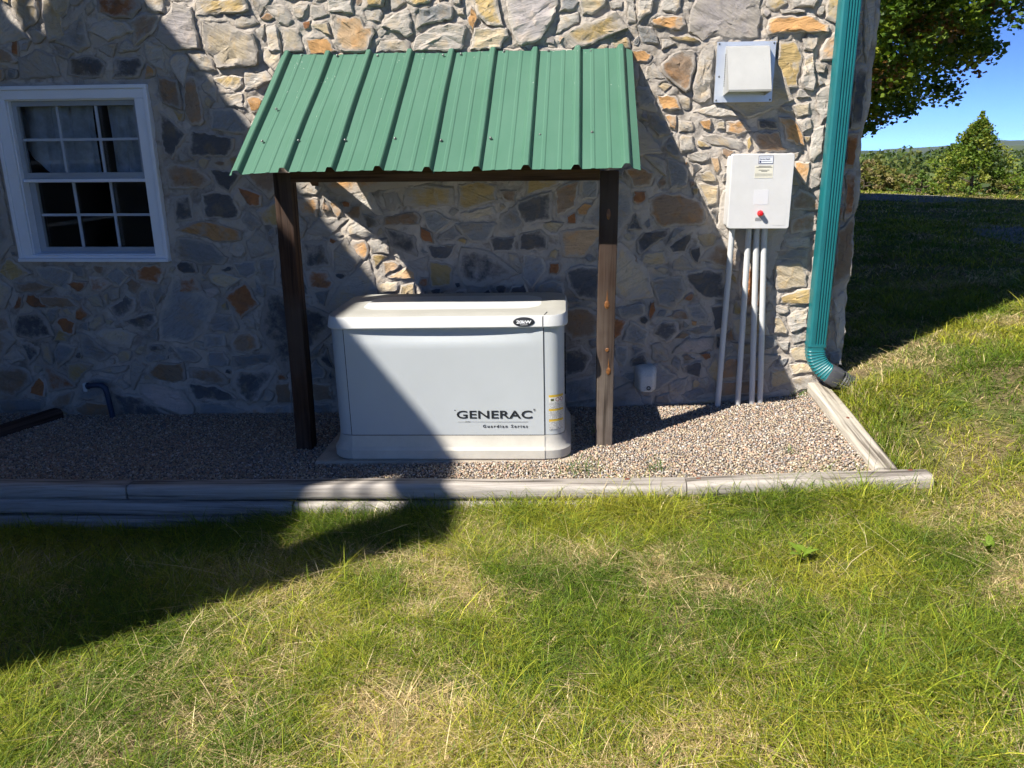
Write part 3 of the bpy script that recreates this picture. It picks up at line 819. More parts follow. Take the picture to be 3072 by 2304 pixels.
R12 -868,770 -865,827 -918,824 -927,774 -910,758
O10 687,1646 737,1631 733,1697 653,1688
D5 -2655,352 -2555,363 -2576,395 -2655,394
G8 1517,-143 1531,-103 1479,-84 1448,-115 1476,-146
M12 -3208,1968 -3205,2016 -3258,2025 -3268,1985 -3255,1959 -3236,1959
T8 1438,644 1481,592 1486,662 1456,695 1425,674
G22 -673,2303 -632,2290 -620,2353 -695,2355
R12 10,1131 -3,1204 -52,1176 -52,1134
T10 -2164,1450 -2152,1470 -2122,1511 -2167,1520 -2200,1510 -2199,1476
T5 474,1838 493,1847 510,1874 473,1897 410,1881 459,1845
D8 -832,696 -791,711 -793,761 -867,750
Y6 -3447,204 -3426,187 -3388,217 -3386,250 -3432,262 -3446,232
B8 -1165,2362 -1191,2389 -1205,2350 -1204,2329 -1204,2285 -1159,2314
G12 -2731,2347 -2740,2310 -2733,2278 -2688,2320 -2679,2374
B12 -1483,1218 -1469,1194 -1421,1215 -1464,1292
M5 -3062,657 -3026,688 -3051,714 -3115,716 -3082,668
G12 1228,390 1252,403 1256,459 1185,448
B12 -2912,2486 -2938,2514 -3000,2529 -2981,2477 -2967,2466
R10 -354,64 -347,103 -374,137 -416,124 -401,90
Y14 557,2091 617,2085 647,2096 576,2118 480,2115
D8 630,1473 637,1441 649,1392 679,1417 704,1438 667,1462
G6 -1782,2204 -1776,2181 -1748,2142 -1724,2169 -1723,2222 -1762,2208
G5 -1657,1011 -1676,979 -1671,962 -1639,909 -1619,968 -1636,983
G12 -914,2526 -856,2554 -907,2571 -936,2557 -962,2502
M5 1397,2283 1435,2287 1445,2322 1389,2369
B5 487,-138 512,-114 478,-83 465,-101 408,-133 471,-141
G10 448,2047 526,2078 472,2109 445,2104
M10 580,1071 625,1102 562,1113 547,1082 525,1029
G12 -2299,1502 -2282,1496 -2220,1503 -2263,1532 -2292,1565 -2308,1530
G5 -2365,-109 -2314,-134 -2290,-137 -2250,-127 -2289,-95 -2316,-98
M6 213,1428 227,1404 263,1389 271,1438 223,1461
B5 694,490 644,520 626,489 590,457 646,465
G10 1197,1850 1179,1837 1180,1803 1209,1792 1260,1803
G10 645,2609 606,2635 571,2622 572,2595 599,2575
B8 951,453 928,483 921,544 894,490 892,476 898,448
M12 -2186,889 -2251,895 -2256,862 -2250,840 -2232,839 -2215,850
T8 -104,937 -87,987 -137,989 -160,943
M8 -1809,1114 -1822,1088 -1821,1070 -1801,1062 -1768,1060 -1770,1116
M8 104,397 148,416 148,456 82,444
G10 1269,1926 1315,1916 1320,1963 1257,1973
R6 -1853,195 -1841,170 -1772,185 -1813,220 -1841,220
G10 182,2248 230,2262 237,2298 161,2289
G10 -433,1944 -475,1985 -507,1969 -506,1944 -484,1929
D10 815,1408 809,1356 870,1377 846,1424
G10 953,1470 978,1463 1008,1481 998,1511 963,1523 947,1483
G6 -1076,2208 -1095,2164 -1095,2139 -1059,2147 -1033,2177
P14 -937,689 -882,690 -886,745 -930,731
B6 -1407,2364 -1424,2328 -1386,2331 -1363,2332 -1364,2366 -1383,2394
Y6 -2247,1760 -2317,1791 -2284,1722 -2261,1719
M8 -3870,2504 -3923,2481 -3881,2465 -3852,2475 -3821,2499 -3851,2513
G8 785,176 814,183 809,233 746,219
R6 -3963,238 -3971,217 -3966,194 -3932,186 -3913,202 -3925,239
M12 531,591 545,639 497,641 482,595
T5 -2121,1826 -2092,1784 -2057,1827 -2094,1852 -2117,1842
B8 -1744,968 -1709,1002 -1728,1028 -1752,1041 -1766,1007 -1762,993
D6 -1675,294 -1694,276 -1681,248 -1650,210 -1645,269 -1660,293
M10 1416,1540 1415,1592 1369,1573 1364,1529
Y8 698,1582 661,1593 660,1565 678,1544 696,1546 748,1547
M10 125,923 97,964 36,941 94,913
G5 -1712,1218 -1690,1191 -1675,1225 -1678,1255 -1712,1277 -1717,1231
B8 515,1359 484,1398 452,1359 470,1325
G12 -3778,1962 -3765,2007 -3836,2005 -3815,1966
R5 698,728 663,741 633,703 666,684 683,689
D8 798,1190 799,1222 765,1223 759,1205 761,1190 790,1138
B10 -1666,2256 -1702,2285 -1750,2251 -1689,2234
D10 393,555 421,545 439,577 420,605 387,591 384,566
G6 706,2499 712,2470 727,2457 745,2454 794,2482 731,2493
B10 802,1514 832,1491 869,1523 798,1550
Y8 590,2290 617,2318 592,2362 558,2307
T6 282,1082 274,1061 304,1029 347,1075
M10 -3410,2000 -3373,1958 -3361,2033 -3397,2028
T8 -2920,515 -2880,521 -2851,549 -2909,566
T10 -2152,-133 -2116,-130 -2095,-86 -2161,-94
M5 -42,694 -28,669 56,683 -9,709
R10 778,337 813,349 805,381 734,372
T6 768,192 726,219 707,187 710,156 742,170
D10 -2208,-100 -2247,-96 -2227,-132 -2204,-140 -2159,-110
M12 -1424,500 -1420,469 -1392,480 -1368,499 -1379,529 -1410,518
T10 765,1645 813,1640 809,1680 775,1687 754,1673
G18 1062,2217 1181,2214 1188,2230 1052,2233
M10 -3758,728 -3737,707 -3717,695 -3691,721 -3719,753
M5 346,404 351,385 354,350 386,378 421,394 374,409
G12 1112,620 1145,637 1127,709 1103,651
M8 1212,346 1200,304 1242,307 1261,355
M12 -545,670 -548,660 -540,637 -519,646 -467,672 -527,685
G5 -3633,583 -3621,591 -3593,624 -3633,632 -3660,621 -3649,590
G8 -3418,1811 -3455,1853 -3483,1804 -3447,1794
R5 -1505,2183 -1471,2192 -1461,2238 -1516,2223
M5 858,148 837,204 809,133 836,127
Y6 -2142,611 -2109,620 -2127,681 -2157,647
M6 -2743,871 -2716,841 -2682,830 -2687,856 -2700,888
T6 -3651,1978 -3627,1987 -3598,2016 -3652,2020 -3671,2008 -3664,1986
M10 -2381,2404 -2367,2434 -2403,2449 -2420,2426 -2420,2404 -2405,2396
D5 -1400,808 -1389,812 -1361,832 -1397,849 -1433,848 -1424,820
L12 -3130,2112 -3090,2161 -3141,2150 -3160,2131 -3156,2107
R5 -1352,1230 -1312,1227 -1309,1263 -1368,1268
T8 517,849 541,874 515,890 453,879
D5 -2063,858 -2054,882 -2085,892 -2137,859 -2084,856
G10 -732,1200 -708,1178 -674,1210 -716,1237
G10 -1002,928 -1010,970 -1068,957 -1034,926
D8 -2951,-97 -3016,-94 -2984,-135 -2953,-132
G12 -1820,2602 -1770,2587 -1766,2628 -1808,2634
R5 316,934 365,905 370,919 344,963 308,953
Y10 -3177,2352 -3177,2377 -3177,2418 -3206,2409 -3217,2383 -3210,2371
B8 -872,2422 -922,2440 -904,2385 -876,2385
T12 -3118,588 -3144,625 -3187,611 -3151,577
M6 227,2617 257,2589 293,2598 282,2626 262,2633
L8 388,1709 382,1741 353,1747 352,1710 365,1693 393,1686
G5 -2411,869 -2411,890 -2448,890 -2473,843 -2434,854
M5 -1337,2426 -1371,2384 -1304,2402 -1303,2438
B8 -2046,1471 -2027,1494 -2056,1504 -2110,1491 -2069,1468
Y8 894,816 935,791 928,829 908,859 885,834
R10 -1361,502 -1326,526 -1322,562 -1364,554
T6 -2699,163 -2657,169 -2689,200 -2712,205 -2723,178 -2711,163
G12 -647,2247 -605,2240 -615,2285 -661,2275
G10 1280,2211 1280,2254 1244,2244 1238,2214 1254,2202
L6 -120,2090 -133,2132 -173,2122 -176,2098
D12 -3150,317 -3135,301 -3116,301 -3100,317 -3104,350 -3136,337
T12 -1138,1119 -1154,1109 -1162,1095 -1155,1072 -1125,1070 -1113,1092
G6 -971,2050 -1022,2064 -1049,2036 -1024,2023
M8 -2502,370 -2521,393 -2542,365 -2538,348 -2527,343 -2487,346
M12 1534,37 1520,53 1479,56 1494,24 1500,16 1524,10
G10 -341,1384 -327,1346 -296,1350 -294,1390
B12 675,370 646,354 659,331 719,339
G5 -2948,295 -2908,268 -2891,269 -2882,287 -2906,310
G12 1126,1725 1167,1735 1143,1764 1096,1751
Y12 -629,1047 -656,1058 -697,1043 -657,1020 -639,1022
M12 416,1175 390,1135 412,1106 432,1116
M10 1034,2109 1010,2100 1018,2073 1031,2060 1054,2078 1053,2108
G6 239,2355 215,2379 187,2352 183,2320
L12 1489,2613 1515,2573 1532,2590 1525,2626 1499,2629
M5 -1243,573 -1293,579 -1307,566 -1311,551 -1293,539 -1283,544
T8 -2886,723 -2903,708 -2898,692 -2883,655 -2867,701 -2863,719
T5 -2450,2624 -2470,2600 -2438,2590 -2409,2599 -2423,2626
L8 -833,2389 -791,2410 -840,2424 -861,2400 -852,2385
O8 -1341,2030 -1312,2026 -1289,2063 -1341,2062
D6 -2177,249 -2183,220 -2148,205 -2131,233
M12 318,2132 301,2098 296,2077 304,2070 323,2075 334,2090
Y8 940,1522 957,1539 946,1616 932,1594
T8 -2165,2027 -2178,2005 -2169,1979 -2126,1988
D10 -1509,176 -1486,192 -1506,245 -1523,201
T6 1425,442 1378,460 1374,423 1394,416
M10 -77,141 -104,168 -114,135 -104,118 -74,118
T6 -414,1253 -436,1253 -440,1221 -432,1206 -401,1222
M5 -1364,1069 -1386,1096 -1424,1080 -1390,1057
M12 680,544 632,574 639,532 664,525
D12 -1504,-55 -1476,-66 -1451,-35 -1499,-30
Y6 690,1331 650,1331 658,1293 679,1291
T12 -780,2039 -783,2014 -748,2013 -753,2062
G5 1408,1006 1368,1029 1354,991 1383,990
Y10 244,2384 249,2363 263,2353 280,2361 289,2393
G10 -2949,878 -2973,866 -2975,846 -2958,838 -2928,849
R12 -1425,1017 -1396,1037 -1438,1060 -1448,1040
L10 969,2219 972,2209 990,2196 1008,2213 994,2234 974,2241
G8 -267,1425 -221,1428 -276,1457 -291,1443
D12 -706,792 -712,781 -692,764 -674,769 -672,802
O12 -1725,2592 -1714,2600 -1715,2621 -1738,2626 -1748,2612 -1744,2588
O6 688,544 717,544 722,570 681,574
R5 644,1333 662,1345 667,1378 630,1367
T8 -2256,828 -2273,811 -2259,792 -2221,807
O12 -98,2091 -73,2124 -101,2138 -111,2113
L8 -3025,2508 -3044,2479 -3005,2479 -2996,2502
M8 1318,1870 1290,1908 1283,1867 1297,1856
M8 -3415,957 -3419,974 -3452,973 -3457,959 -3444,943
G6 309,2607 334,2596 363,2622 317,2625
T8 1247,1564 1271,1581 1265,1603 1234,1599
G10 -1985,2627 -1998,2620 -2002,2609 -1987,2593 -1972,2600 -1962,2619
M8 -906,976 -884,960 -866,972 -900,997
R5 608,1457 618,1460 616,1476 601,1469
"""
# ------------------------------------------------------------------ lawn and gravel bed (structure)
def ground_sheet():
    xs = np.concatenate(([-3300,-2000,-600,-200,-60,-25,-12], np.arange(-7, 4.2, .09), np.arange(4.2, 14, .35), [15,17,20,24,30,40,60,90,150,300,700,2000,3300]))
    ys = np.concatenate(([-2500,-600,-100,-30,-12], np.arange(-7, 2.0, .09), np.arange(2.0, 24, .4), [26,29,33,38,45,55,70,90,120,170,250,400,700,1500,3300]))
    X, Y = np.meshgrid(xs, ys, indexing='ij')
    Z = lawn_z(X, Y)
    V = np.stack((X, Y, Z), -1).reshape(-1, 3)
    nx, ny = len(xs), len(ys)
    I = np.arange(nx*ny).reshape(nx, ny)
    F = np.stack((I[:-1,:-1], I[1:,:-1], I[1:,1:], I[:-1,1:]), -1).reshape(-1, 4)
    return np_mesh('lawn', V, F, 4, smooth_=True)
def lawn_mat():
    m, nt, b = new_mat('lawn_thatch')
    v = coords(nt)
    f = noise(nt, v, 2.3, 6, .65); g = noise(nt, v, 38, 5, .7); k = noise(nt, v, 9, 4, .6)
    thatch = ramp(nt, g, [(.3, (.075,.055,.030)), (.55, (.20,.155,.085)), (.75, (.33,.265,.15))])
    green = ramp(nt, k, [(.3, (.045,.075,.014)), (.7, (.10,.145,.030))])
    c = mixc(nt, ramp(nt, f, [(.40, (0,0,0)), (.60, (1,1,1))]), thatch, green)
    ln = N(nt, 'ShaderNodeVectorMath', operation='LENGTH'); nt.links.new(v, ln.inputs[0])
    c = mixc(nt, ramp(nt, mathn(nt, 'MULTIPLY', ln.outputs['Value'], .01), [(.30, (0,0,0)), (.60, (1,1,1))]), c, (.050,.075,.022))
    nt.links.new(c, b.inputs['Base Color']); b.inputs['Roughness'].default_value = 1; b.inputs['Specular IOR Level'].default_value = .05
    bump(nt, b, g, .8, .02)
    return m
M['lawn'] = lawn_mat()
tag(link('lawn', ground_sheet(), M['lawn']), kind='structure')

def gravel_base():
    xs = np.arange(-4.35, 1.50, .05); ys = np.arange(-1.10, .03, .05)
    X, Y = np.meshgrid(xs, ys, indexing='ij'); Z = gravel_z(X, Y) - .004
    V = np.stack((X, Y, Z), -1).reshape(-1, 3); nx, ny = len(xs), len(ys)
    I = np.arange(nx*ny).reshape(nx, ny)
    F = np.stack((I[:-1,:-1], I[1:,:-1], I[1:,1:], I[:-1,1:]), -1).reshape(-1, 4)
    return np_mesh('gravel_bed', V, F, 4, smooth_=True)
m, nt, b = new_mat('gravel_fines'); v = coords(nt)
nt.links.new(ramp(nt, noise(nt, v, 90, 3), [(.3, (.05,.042,.036)), (.7, (.22,.18,.145))]), b.inputs['Base Color']); b.inputs['Roughness'].default_value = 1
M['gravel_fines'] = m
tag(link('gravel_bed', gravel_base(), M['gravel_fines']), kind='structure')

def drive_mask(x, y):
    a = np.exp(-(((x-6.6)/1.5)**2 + ((y-12.6)/1.5)**2)**1.5); c = np.exp(-(((x-5.5)/.8)**2 + ((y-5.0)/1.5)**2)**1.5)
    return np.clip(a+c, 0, 1)
def driveway():
    xs = np.arange(3.5, 9.0, .12); ys = np.arange(2.2, 15.0, .12)
    X, Y = np.meshgrid(xs, ys, indexing='ij'); Z = lawn_z(X, Y) + .006
    V = np.stack((X, Y, Z), -1).reshape(-1, 3); nx, ny = len(xs), len(ys); I = np.arange(nx*ny).reshape(nx, ny)
    k = drive_mask(X, Y)[:-1,:-1] + .25*(vn(X*3, Y*3, 4)[:-1,:-1]-.5) > .45
    return np_mesh('driveway', V, np.stack((I[:-1,:-1], I[1:,:-1], I[1:,1:], I[:-1,1:]), -1)[k], 4, smooth_=True)
M['drive'] = plain('drive_stone', (.17,.17,.18), .95, 0, .5, 30, .5, .2, 40)
tag(link('driveway', driveway(), M['drive']), kind='structure')

# ------------------------------------------------------------------ the stone house
house = tag(empty('stone_house', (-1.2, 0, 0)), 'stone house with mortared fieldstone wall and a white window', 'house')
H0 = Vector((-1.2, 0, 0))
STONES = [l.split() for l in STONE_DATA.strip().split('\n')]
stones = []
for l in STONES:
    P = np.array([[float(a)/1000 for a in q.split(',')] for q in l[1:]])
    stones.append((l[0][0], int(l[0][1:])/1000.*.95+.003, P))
def outline(P, rs):
    Q = []
    n = len(P)
    for i in range(n):
        a, b = P[i], P[(i+1) % n]; L = np.hypot(*(b-a)); k = max(1, int(round(L/.024)))
        for t in range(k): Q.append(a + (b-a)*t/k)
    Q = np.array(Q)
    Q = .06*np.roll(Q, 1, 0) + .88*Q + .06*np.roll(Q, -1, 0)
    return Q + rs.uniform(-.0055, .0055, Q.shape)
def shade_s(dx, dz, ext): return np.clip(.5 + (.55*dx - .8*dz)/(2*ext), 0, 1)
def face_h(h, s): return h*(.42 + .62*s) + .002
GX = np.arange(-3.95, 1.5601, .012); GZ = np.arange(-.34, 2.64, .012)
XX, ZZ = np.meshgrid(GX, GZ, indexing='ij')
MH = np.full(XX.shape, 0.0); GR = MH.copy(); INS = np.zeros(XX.shape, bool)
def pdist(P, X, Z):
    d = np.full(X.shape, 9.); ins = np.zeros(X.shape, bool); n = len(P)
    for i in range(n):
        a = P[i]; b = P[(i+1) % n]; e = b-a; L = e@e + 1e-12
        t = np.clip(((X-a[0])*e[0]+(Z-a[1])*e[1])/L, 0, 1)
        d = np.minimum(d, np.hypot(X-a[0]-t*e[0], Z-a[1]-t*e[1]))
        ins ^= ((a[1] > Z) != (b[1] > Z)) & (X < (b[0]-a[0])*(Z-a[1])/(b[1]-a[1]+1e-12)+a[0])
    return np.where(ins, -d, d)
rs = np.random.RandomState(3)
small = MB(); small_rim = []; small_mat = []
stone_objs = []
ORDER = list('GLMDBROAYTP')
for si, (c, h, P) in enumerate(stones):
    cen = P.mean(0); ext = max(np.abs(P - cen).max(), .02)
    Q = outline(P, rs)
    r = np.hypot(*(Q-cen).T)
    tilt = rs.uniform(-.35, .35)
    def hh(p):
        s = shade_s((p[:,0]-cen[0])*math.cos(tilt)-(p[:,1]-cen[1])*math.sin(tilt), (p[:,1]-cen[1])*math.cos(tilt)+(p[:,0]-cen[0])*math.sin(tilt), ext)
        return face_h(h, s)
    rings = []; amp = .0022 + h*.13; dipa = rs.uniform(-.6,.6)
    rim = []
    for (k, off) in ((0, None), (0, -.006), (1, 0), (4, .0005), (2, .001), (3, .001)):
        if k == 0: q = Q
        elif k == 1: q = cen + (Q-cen)*np.clip(1 - .009/r, .55, 1)[:, None]
        elif k == 2: q = cen + (Q-cen)*.58
        elif k == 4: q = cen + (Q-cen)*.80
        else: q = cen + (Q-cen)*.28
        if off is None: y = np.full(len(q), .03)
        else: uu = q[:,0]*math.cos(dipa)+q[:,1]*math.sin(dipa); vv = -q[:,0]*math.sin(dipa)+q[:,1]*math.cos(dipa); y = -(hh(q) + off + amp*2.4*(vn(q[:,0]*30, q[:,1]*44, si)-.5) + amp*2.2*(np.round(3*vn(uu*5, vv*26, si+9))/3-.5)*(1 if k else .5))
        rings.append(np.stack((q[:,0]-cen[0], y, q[:,1]-cen[1]), -1))
        rim += [{0:1.0, 1:.8, 4:.3, 2:.05, 3:0.}[k]]*len(q)
    n = len(Q); V = np.concatenate(rings + [np.array([[0, -(hh(cen[None])[0]+.001), 0]])]); rim.append(0.)
    F = []
    for k in range(5):
        for i in range(n):
            j = (i+1) % n; F.append((k*n+i, k*n+j, (k+1)*n+j, (k+1)*n+i))
    F += [(5*n+i, 5*n+(i+1) % n, 6*n) for i in range(n)]
    if si < 300:
        me = bpy.data.meshes.new('stone'); me.from_pydata([tuple(p) for p in V], [], F); me.update()
        a = me.attributes.new('rim', 'FLOAT', 'POINT'); a.data.foreach_set('value', rim)
        smooth(me, R(24))
        o = link('stone', me, M['st'+c]); o.location = (cen[0]-H0.x, 0, cen[1]); stone_objs.append(o)
    else:
        small.add([(p[0]+cen[0]-H0.x, p[1], p[2]+cen[1]) for p in V], F); small_rim += rim; small_mat += [ORDER.index(c)]*len(F)
    # mortar raked up against the stone
    i0, i1 = np.searchsorted(GX, P[:,0].min()-.07), np.searchsorted(GX, P[:,0].max()+.07)
    j0, j1 = np.searchsorted(GZ, P[:,1].min()-.07), np.searchsorted(GZ, P[:,1].max()+.07)
    X, Z = XX[i0:i1, j0:j1], ZZ[i0:i1, j0:j1]
    if X.size:
        d = pdist(P, X, Z); s = shade_s(X-cen[0], Z-cen[1], ext)
        mo = face_h(h, s)*(.95-.75*s)*np.exp(-np.maximum(d, 0)/.020)
        MH[i0:i1, j0:j1] = np.maximum(MH[i0:i1, j0:j1], mo)
        GR[i0:i1, j0:j1] = np.maximum(GR[i0:i1, j0:j1], np.exp(-(np.maximum(d, 0)/.011)**2)*(.35+.65*s)*np.clip(2.6*vn(X*9+si, Z*9, si)-.6, 0, 1))
        INS[i0:i1, j0:j1] |= d < -.010
MH = MH - .004 + .022*(fbm(XX*7, ZZ*7, 21)-.5) + .018*(fbm(XX*20, ZZ*24, 31)-.5) + .009*(vn(XX*52, ZZ*52, 41)-.5)
MH = MH - .006*GR
MH[INS] = -.016
edge = 1.55 + .030*(fbm(ZZ[-1]*4.5, ZZ[-1]*0+3, 8)-.45) + .012*(vn(ZZ[-1]*17, ZZ[-1]*0, 9)-.5)
XX2 = XX.copy()
XX2[-6:] = XX[-6:] + (edge - 1.55)[None]*np.array([.1,.25,.45,.65,.85,1.])[:, None]
YY = -MH; YY[-1] += .012
WX0, WX1, WZ0, WZ1 = -3.372, -2.450, .932, 1.908
cxm = (XX[:-1,:-1]+.006); czm = (ZZ[:-1,:-1]+.006)
keep = ~((cxm > WX0) & (cxm < WX1) & (czm > WZ0) & (czm < WZ1))
nx, nz = XX.shape
I = np.arange(nx*nz).reshape(nx, nz)
F = np.stack((I[:-1,:-1], I[1:,:-1], I[1:,1:], I[:-1,1:]), -1)[keep]
V = np.stack((XX2-H0.x, YY, ZZ), -1).reshape(-1, 3)
# turned corner: three more columns of verts running back along the gable wall
extra = []; ef = []
base = len(V)
cols = [I[-1]]
for k, dy in enumerate((.03, .10, .22)):
    extra.append(np.stack((XX2[-1]-H0.x - .004*k, np.full(nz, dy), ZZ[-1]), -1)); cols.append(np.arange(nz)+base+k*nz)
for k in range(3):
    ef.append(np.stack((cols[k][:-1], cols[k+1][:-1], cols[k+1][1:], cols[k][1:]), -1))
V = np.concatenate([V]+extra); F = np.concatenate([F.reshape(-1,4)]+ef)
wall = link('wall', np_mesh('wall', V, F, 4, smooth_=True), M['mortar'], house)
for o in stone_objs: o.parent = wall
sme = bpy.data.meshes.new('small_stones'); sme.from_pydata(small.v, [], small.f); sme.update()
a = sme.attributes.new('rim', 'FLOAT', 'POINT'); a.data.foreach_set('value', small_rim)
for k in ORDER: sme.materials.append(M['st'+k])
sme.polygons.foreach_set('material_index', small_mat); smooth(sme, R(38))
so = link('small_stones', sme, None, wall); so['kind'] = 'stuff'

# upper storeys, gable, back and roof (out of the picture, they throw the shade on the yard)
def hpart(name, mb, mat, **k): 
    mb.v = [(x-H0.x, y, z) for x, y, z in mb.v]; return mb.build(name, mat, house, **k)
HB, HE, HR = 12.0, 5.5, 10.35
hpart('upper_wall', MB().box(-14, 1.545, .0, .3, 2.632, HE), M['mortar'])
hpart('inner_wall', MB().box(-14, -3.955, 0.02, .3, -.5, 2.632), M['mortar'])
hpart('gable_wall', MB().add([(1.535,.2,-.5),(1.535,HB,-.5),(1.535,HB,HE),(1.535,HB/2,HR-.1),(1.535,.2,HE),(1.2,.2,-.5),(1.2,HB,-.5),(1.2,HB,HE),(1.2,HB/2,HR-.1),(1.2,.2,HE)],
      [(0,1,2,3,4),(9,8,7,6,5),(0,5,6,1),(1,6,7,2),(2,7,8,3),(3,8,9,4),(4,9,5,0)]), M['mortar'])
hpart('back_wall', MB().box(-14, 1.2, HB-.3, HB-.01, -.5, HE), M['mortar'])
M['roof_green'] = plain('roof_metal_green', (.045,.125,.085), .45, 0, .08)
hpart('roof', MB().add([(-14,-.15,HE-.12),(1.6,-.15,HE-.12),(1.6,HB/2,HR),(-14,HB/2,HR),(1.6,HB+.15,HE-.12),(-14,HB+.15,HE-.12),
      (-14,-.15,HE-.02),(1.6,-.15,HE-.02),(1.6,HB/2,HR+.12),(-14,HB/2,HR+.12),(1.6,HB+.15,HE-.02),(-14,HB+.15,HE-.02)],
      [(0,3,2,1),(3,5,4,2),(6,7,8,9),(9,8,10,11),(0,1,7,6),(4,5,11,10),(1,2,8,7),(2,4,10,8),(0,6,9,3),(3,9,11,5)]), M['roof_green'])
# projecting wing on the left: its eave throws the diagonal shade over wall, generator and lawn
M['wing'] = plain('wing_siding', (.12,.115,.11), .8, 0, .15, 3)
holes = [[(-1.143,4.341),(-1.231,4.484),(-1.217,4.316),(-1.233,4.221),(-1.152,4.177),(-1.134,4.198)],
         [(-1.304,4.603),(-1.391,4.745),(-1.358,4.59),(-1.317,4.48),(-1.319,4.38),(-1.294,4.339),(-1.279,4.393)],
         [(-4.24,4.28),(-4.24,4.98),(-4.05,4.98),(-3.93,4.62),(-3.86,4.28)],
         [(-3.05,.35),(-3.05,2.05),(-1.75,2.05),(-1.75,.35)]]
ww = poly2d([(-4.72,-.7),(.02,-.7),(.02,5.16),(-4.72,5.16)], holes, .010, 'wing_wall', M['wing'], house)
ww.matrix_local = Matrix(((0,0,1,-4.66-H0.x),(1,0,0,0),(0,1,0,0),(0,0,0,1)))
hpart('wing_end_wall', MB().box(-9.5, -4.70, -4.72, -4.60, -.7, 4.0), M['wing'])
hpart('wing_deck', MB().box(-9.5, -4.72, -4.60, .0, 4.00, 4.14), M['wing'])
hpart('wing_cap', MB().box(-4.74, -4.58, -4.76, .0, 5.165, 5.24), M['wing'])
hpart('wing_light_block', MB().box(-4.90, -4.85, -4.4, -.1, 0, 3.9), M['wing'])  # unseen panel, added to stop sun leaking through the wing window opening
br = MB()
for k, y in enumerate((-4.14, -4.02)): br.tube([(-4.65, y, 4.26), (-4.65, y+.06, 5.0)], .015, 6)
hpart('bracket', br, M['wing'])
M['trim'] = plain('white_vinyl', (.80,.82,.85), .45, 0, .04, 3)
wfr = MB()
for (y0,y1,z0,z1) in ((-3.05,-2.98,.35,2.05),(-1.82,-1.75,.35,2.05),(-2.98,-1.82,.35,.42),(-2.98,-1.82,1.98,2.05),(-2.41,-2.38,.42,1.98),(-2.98,-1.82,.93,.96),(-2.98,-1.82,1.46,1.49)):
    wfr.box(-4.63, -4.595, y0, y1, z0, z1)
hpart('wing_window', wfr, M['trim'])

# ------------------------------------------------------------------ window
M['sash'] = plain('sash_grey', (.32,.35,.38), .5, 0, .05)
m, nt, b = new_mat('window_glass')
gl = N(nt, 'ShaderNodeBsdfGlossy'); gl.inputs['Roughness'].default_value = .02
tr = N(nt, 'ShaderNodeBsdfTransparent'); tr.inputs[0].default_value = (.88,.90,.90,1)
fr = N(nt, 'ShaderNodeFresnel'); fr.inputs[0].default_value = 1.55
mx = N(nt, 'ShaderNodeMixShader')
nt.links.new(mathn(nt, 'MULTIPLY', fr.outputs[0], 1.6), mx.inputs[0]); nt.links.new(tr.outputs[0], mx.inputs[1]); nt.links.new(gl.outputs[0], mx.inputs[2])
nt.links.new(mx.outputs[0], nt.nodes['Material Output'].inputs[0]); M['glass'] = m
ax0, ax1, az0, az1 = -3.385, -2.437, .917, 1.922
bx0, bx1, bz0, bz1 = -3.303, -2.522, .955, 1.848
wf = MB()
# outer casing in two steps, mitred look from a raised outer bead
for (x0,x1,z0,z1,y0) in ((ax0,ax1,az1-.022,az1,-.034),(ax0,ax0+.022,az0+.02,az1-.022,-.034),(ax1-.024,ax1,az0+.02,az1-.022,-.034),(ax0,ax1,az0,az0+.020,-.046),
        (ax0+.022,ax1-.024,bz1,az1-.022,-.024),(ax0+.022,bx0,bz0,bz1,-.024),(bx1,ax1-.024,bz0,bz1,-.024),(ax0+.022,ax1-.024,az0+.02,bz0,-.024)):
    wf.box(x0, x1, y0, .06, z0, z1)
wf.v = [(x-H0.x, y, z) for x, y, z in wf.v]
window = wf.build('window', M['trim'], house, bevel=.0025, seg=1)
tag(window, 'white framed double hung window with six over six panes')
def wpart(name, mb, mat, **k):
    mb.v = [(x-H0.x, y, z) for x, y, z in mb.v]; return mb.build(name, mat, window, **k)
ym = 1.405
wpart('jamb', MB().box(bx0, bx0+.006, -.004, .10, bz0, bz1).box(bx1-.006, bx1, -.004, .10, bz0, bz1).box(bx0+.006, bx1-.006, -.004, .10, bz1-.006, bz1).box(bx0+.006, bx1-.006, -.004, .10, bz0, bz0+.006), M['trim'])
i0, i1 = bx0+.006, bx1-.006
up = MB()
for q in ((i0,i0+.028,ym,bz1-.006),(i1-.028,i1,ym,bz1-.006),(i0+.028,i1-.028,bz1-.034,bz1-.006),(i0+.028,i1-.028,ym+.0,ym+.034)): up.box(q[0],q[1],.022,.050,q[2],q[3])
wpart('upper_sash', up, M['sash'])
lw = MB()
for q in ((i0,i0+.040,bz0+.006,ym),(i1-.030,i1,bz0+.006,ym),(i0+.040,i1-.030,bz0+.006,bz0+.040)): lw.box(q[0],q[1],.055,.083,q[2],q[3])
wpart('lower_sash', lw, M['sash'])
wpart('meeting_rail', MB().box(i0, i1, .008, .083, ym-.022, ym-.002), M['trim'], bevel=.003, seg=1)
M['muntin'] = plain('muntin_white', (.44,.48,.53), .5, 0, .03)
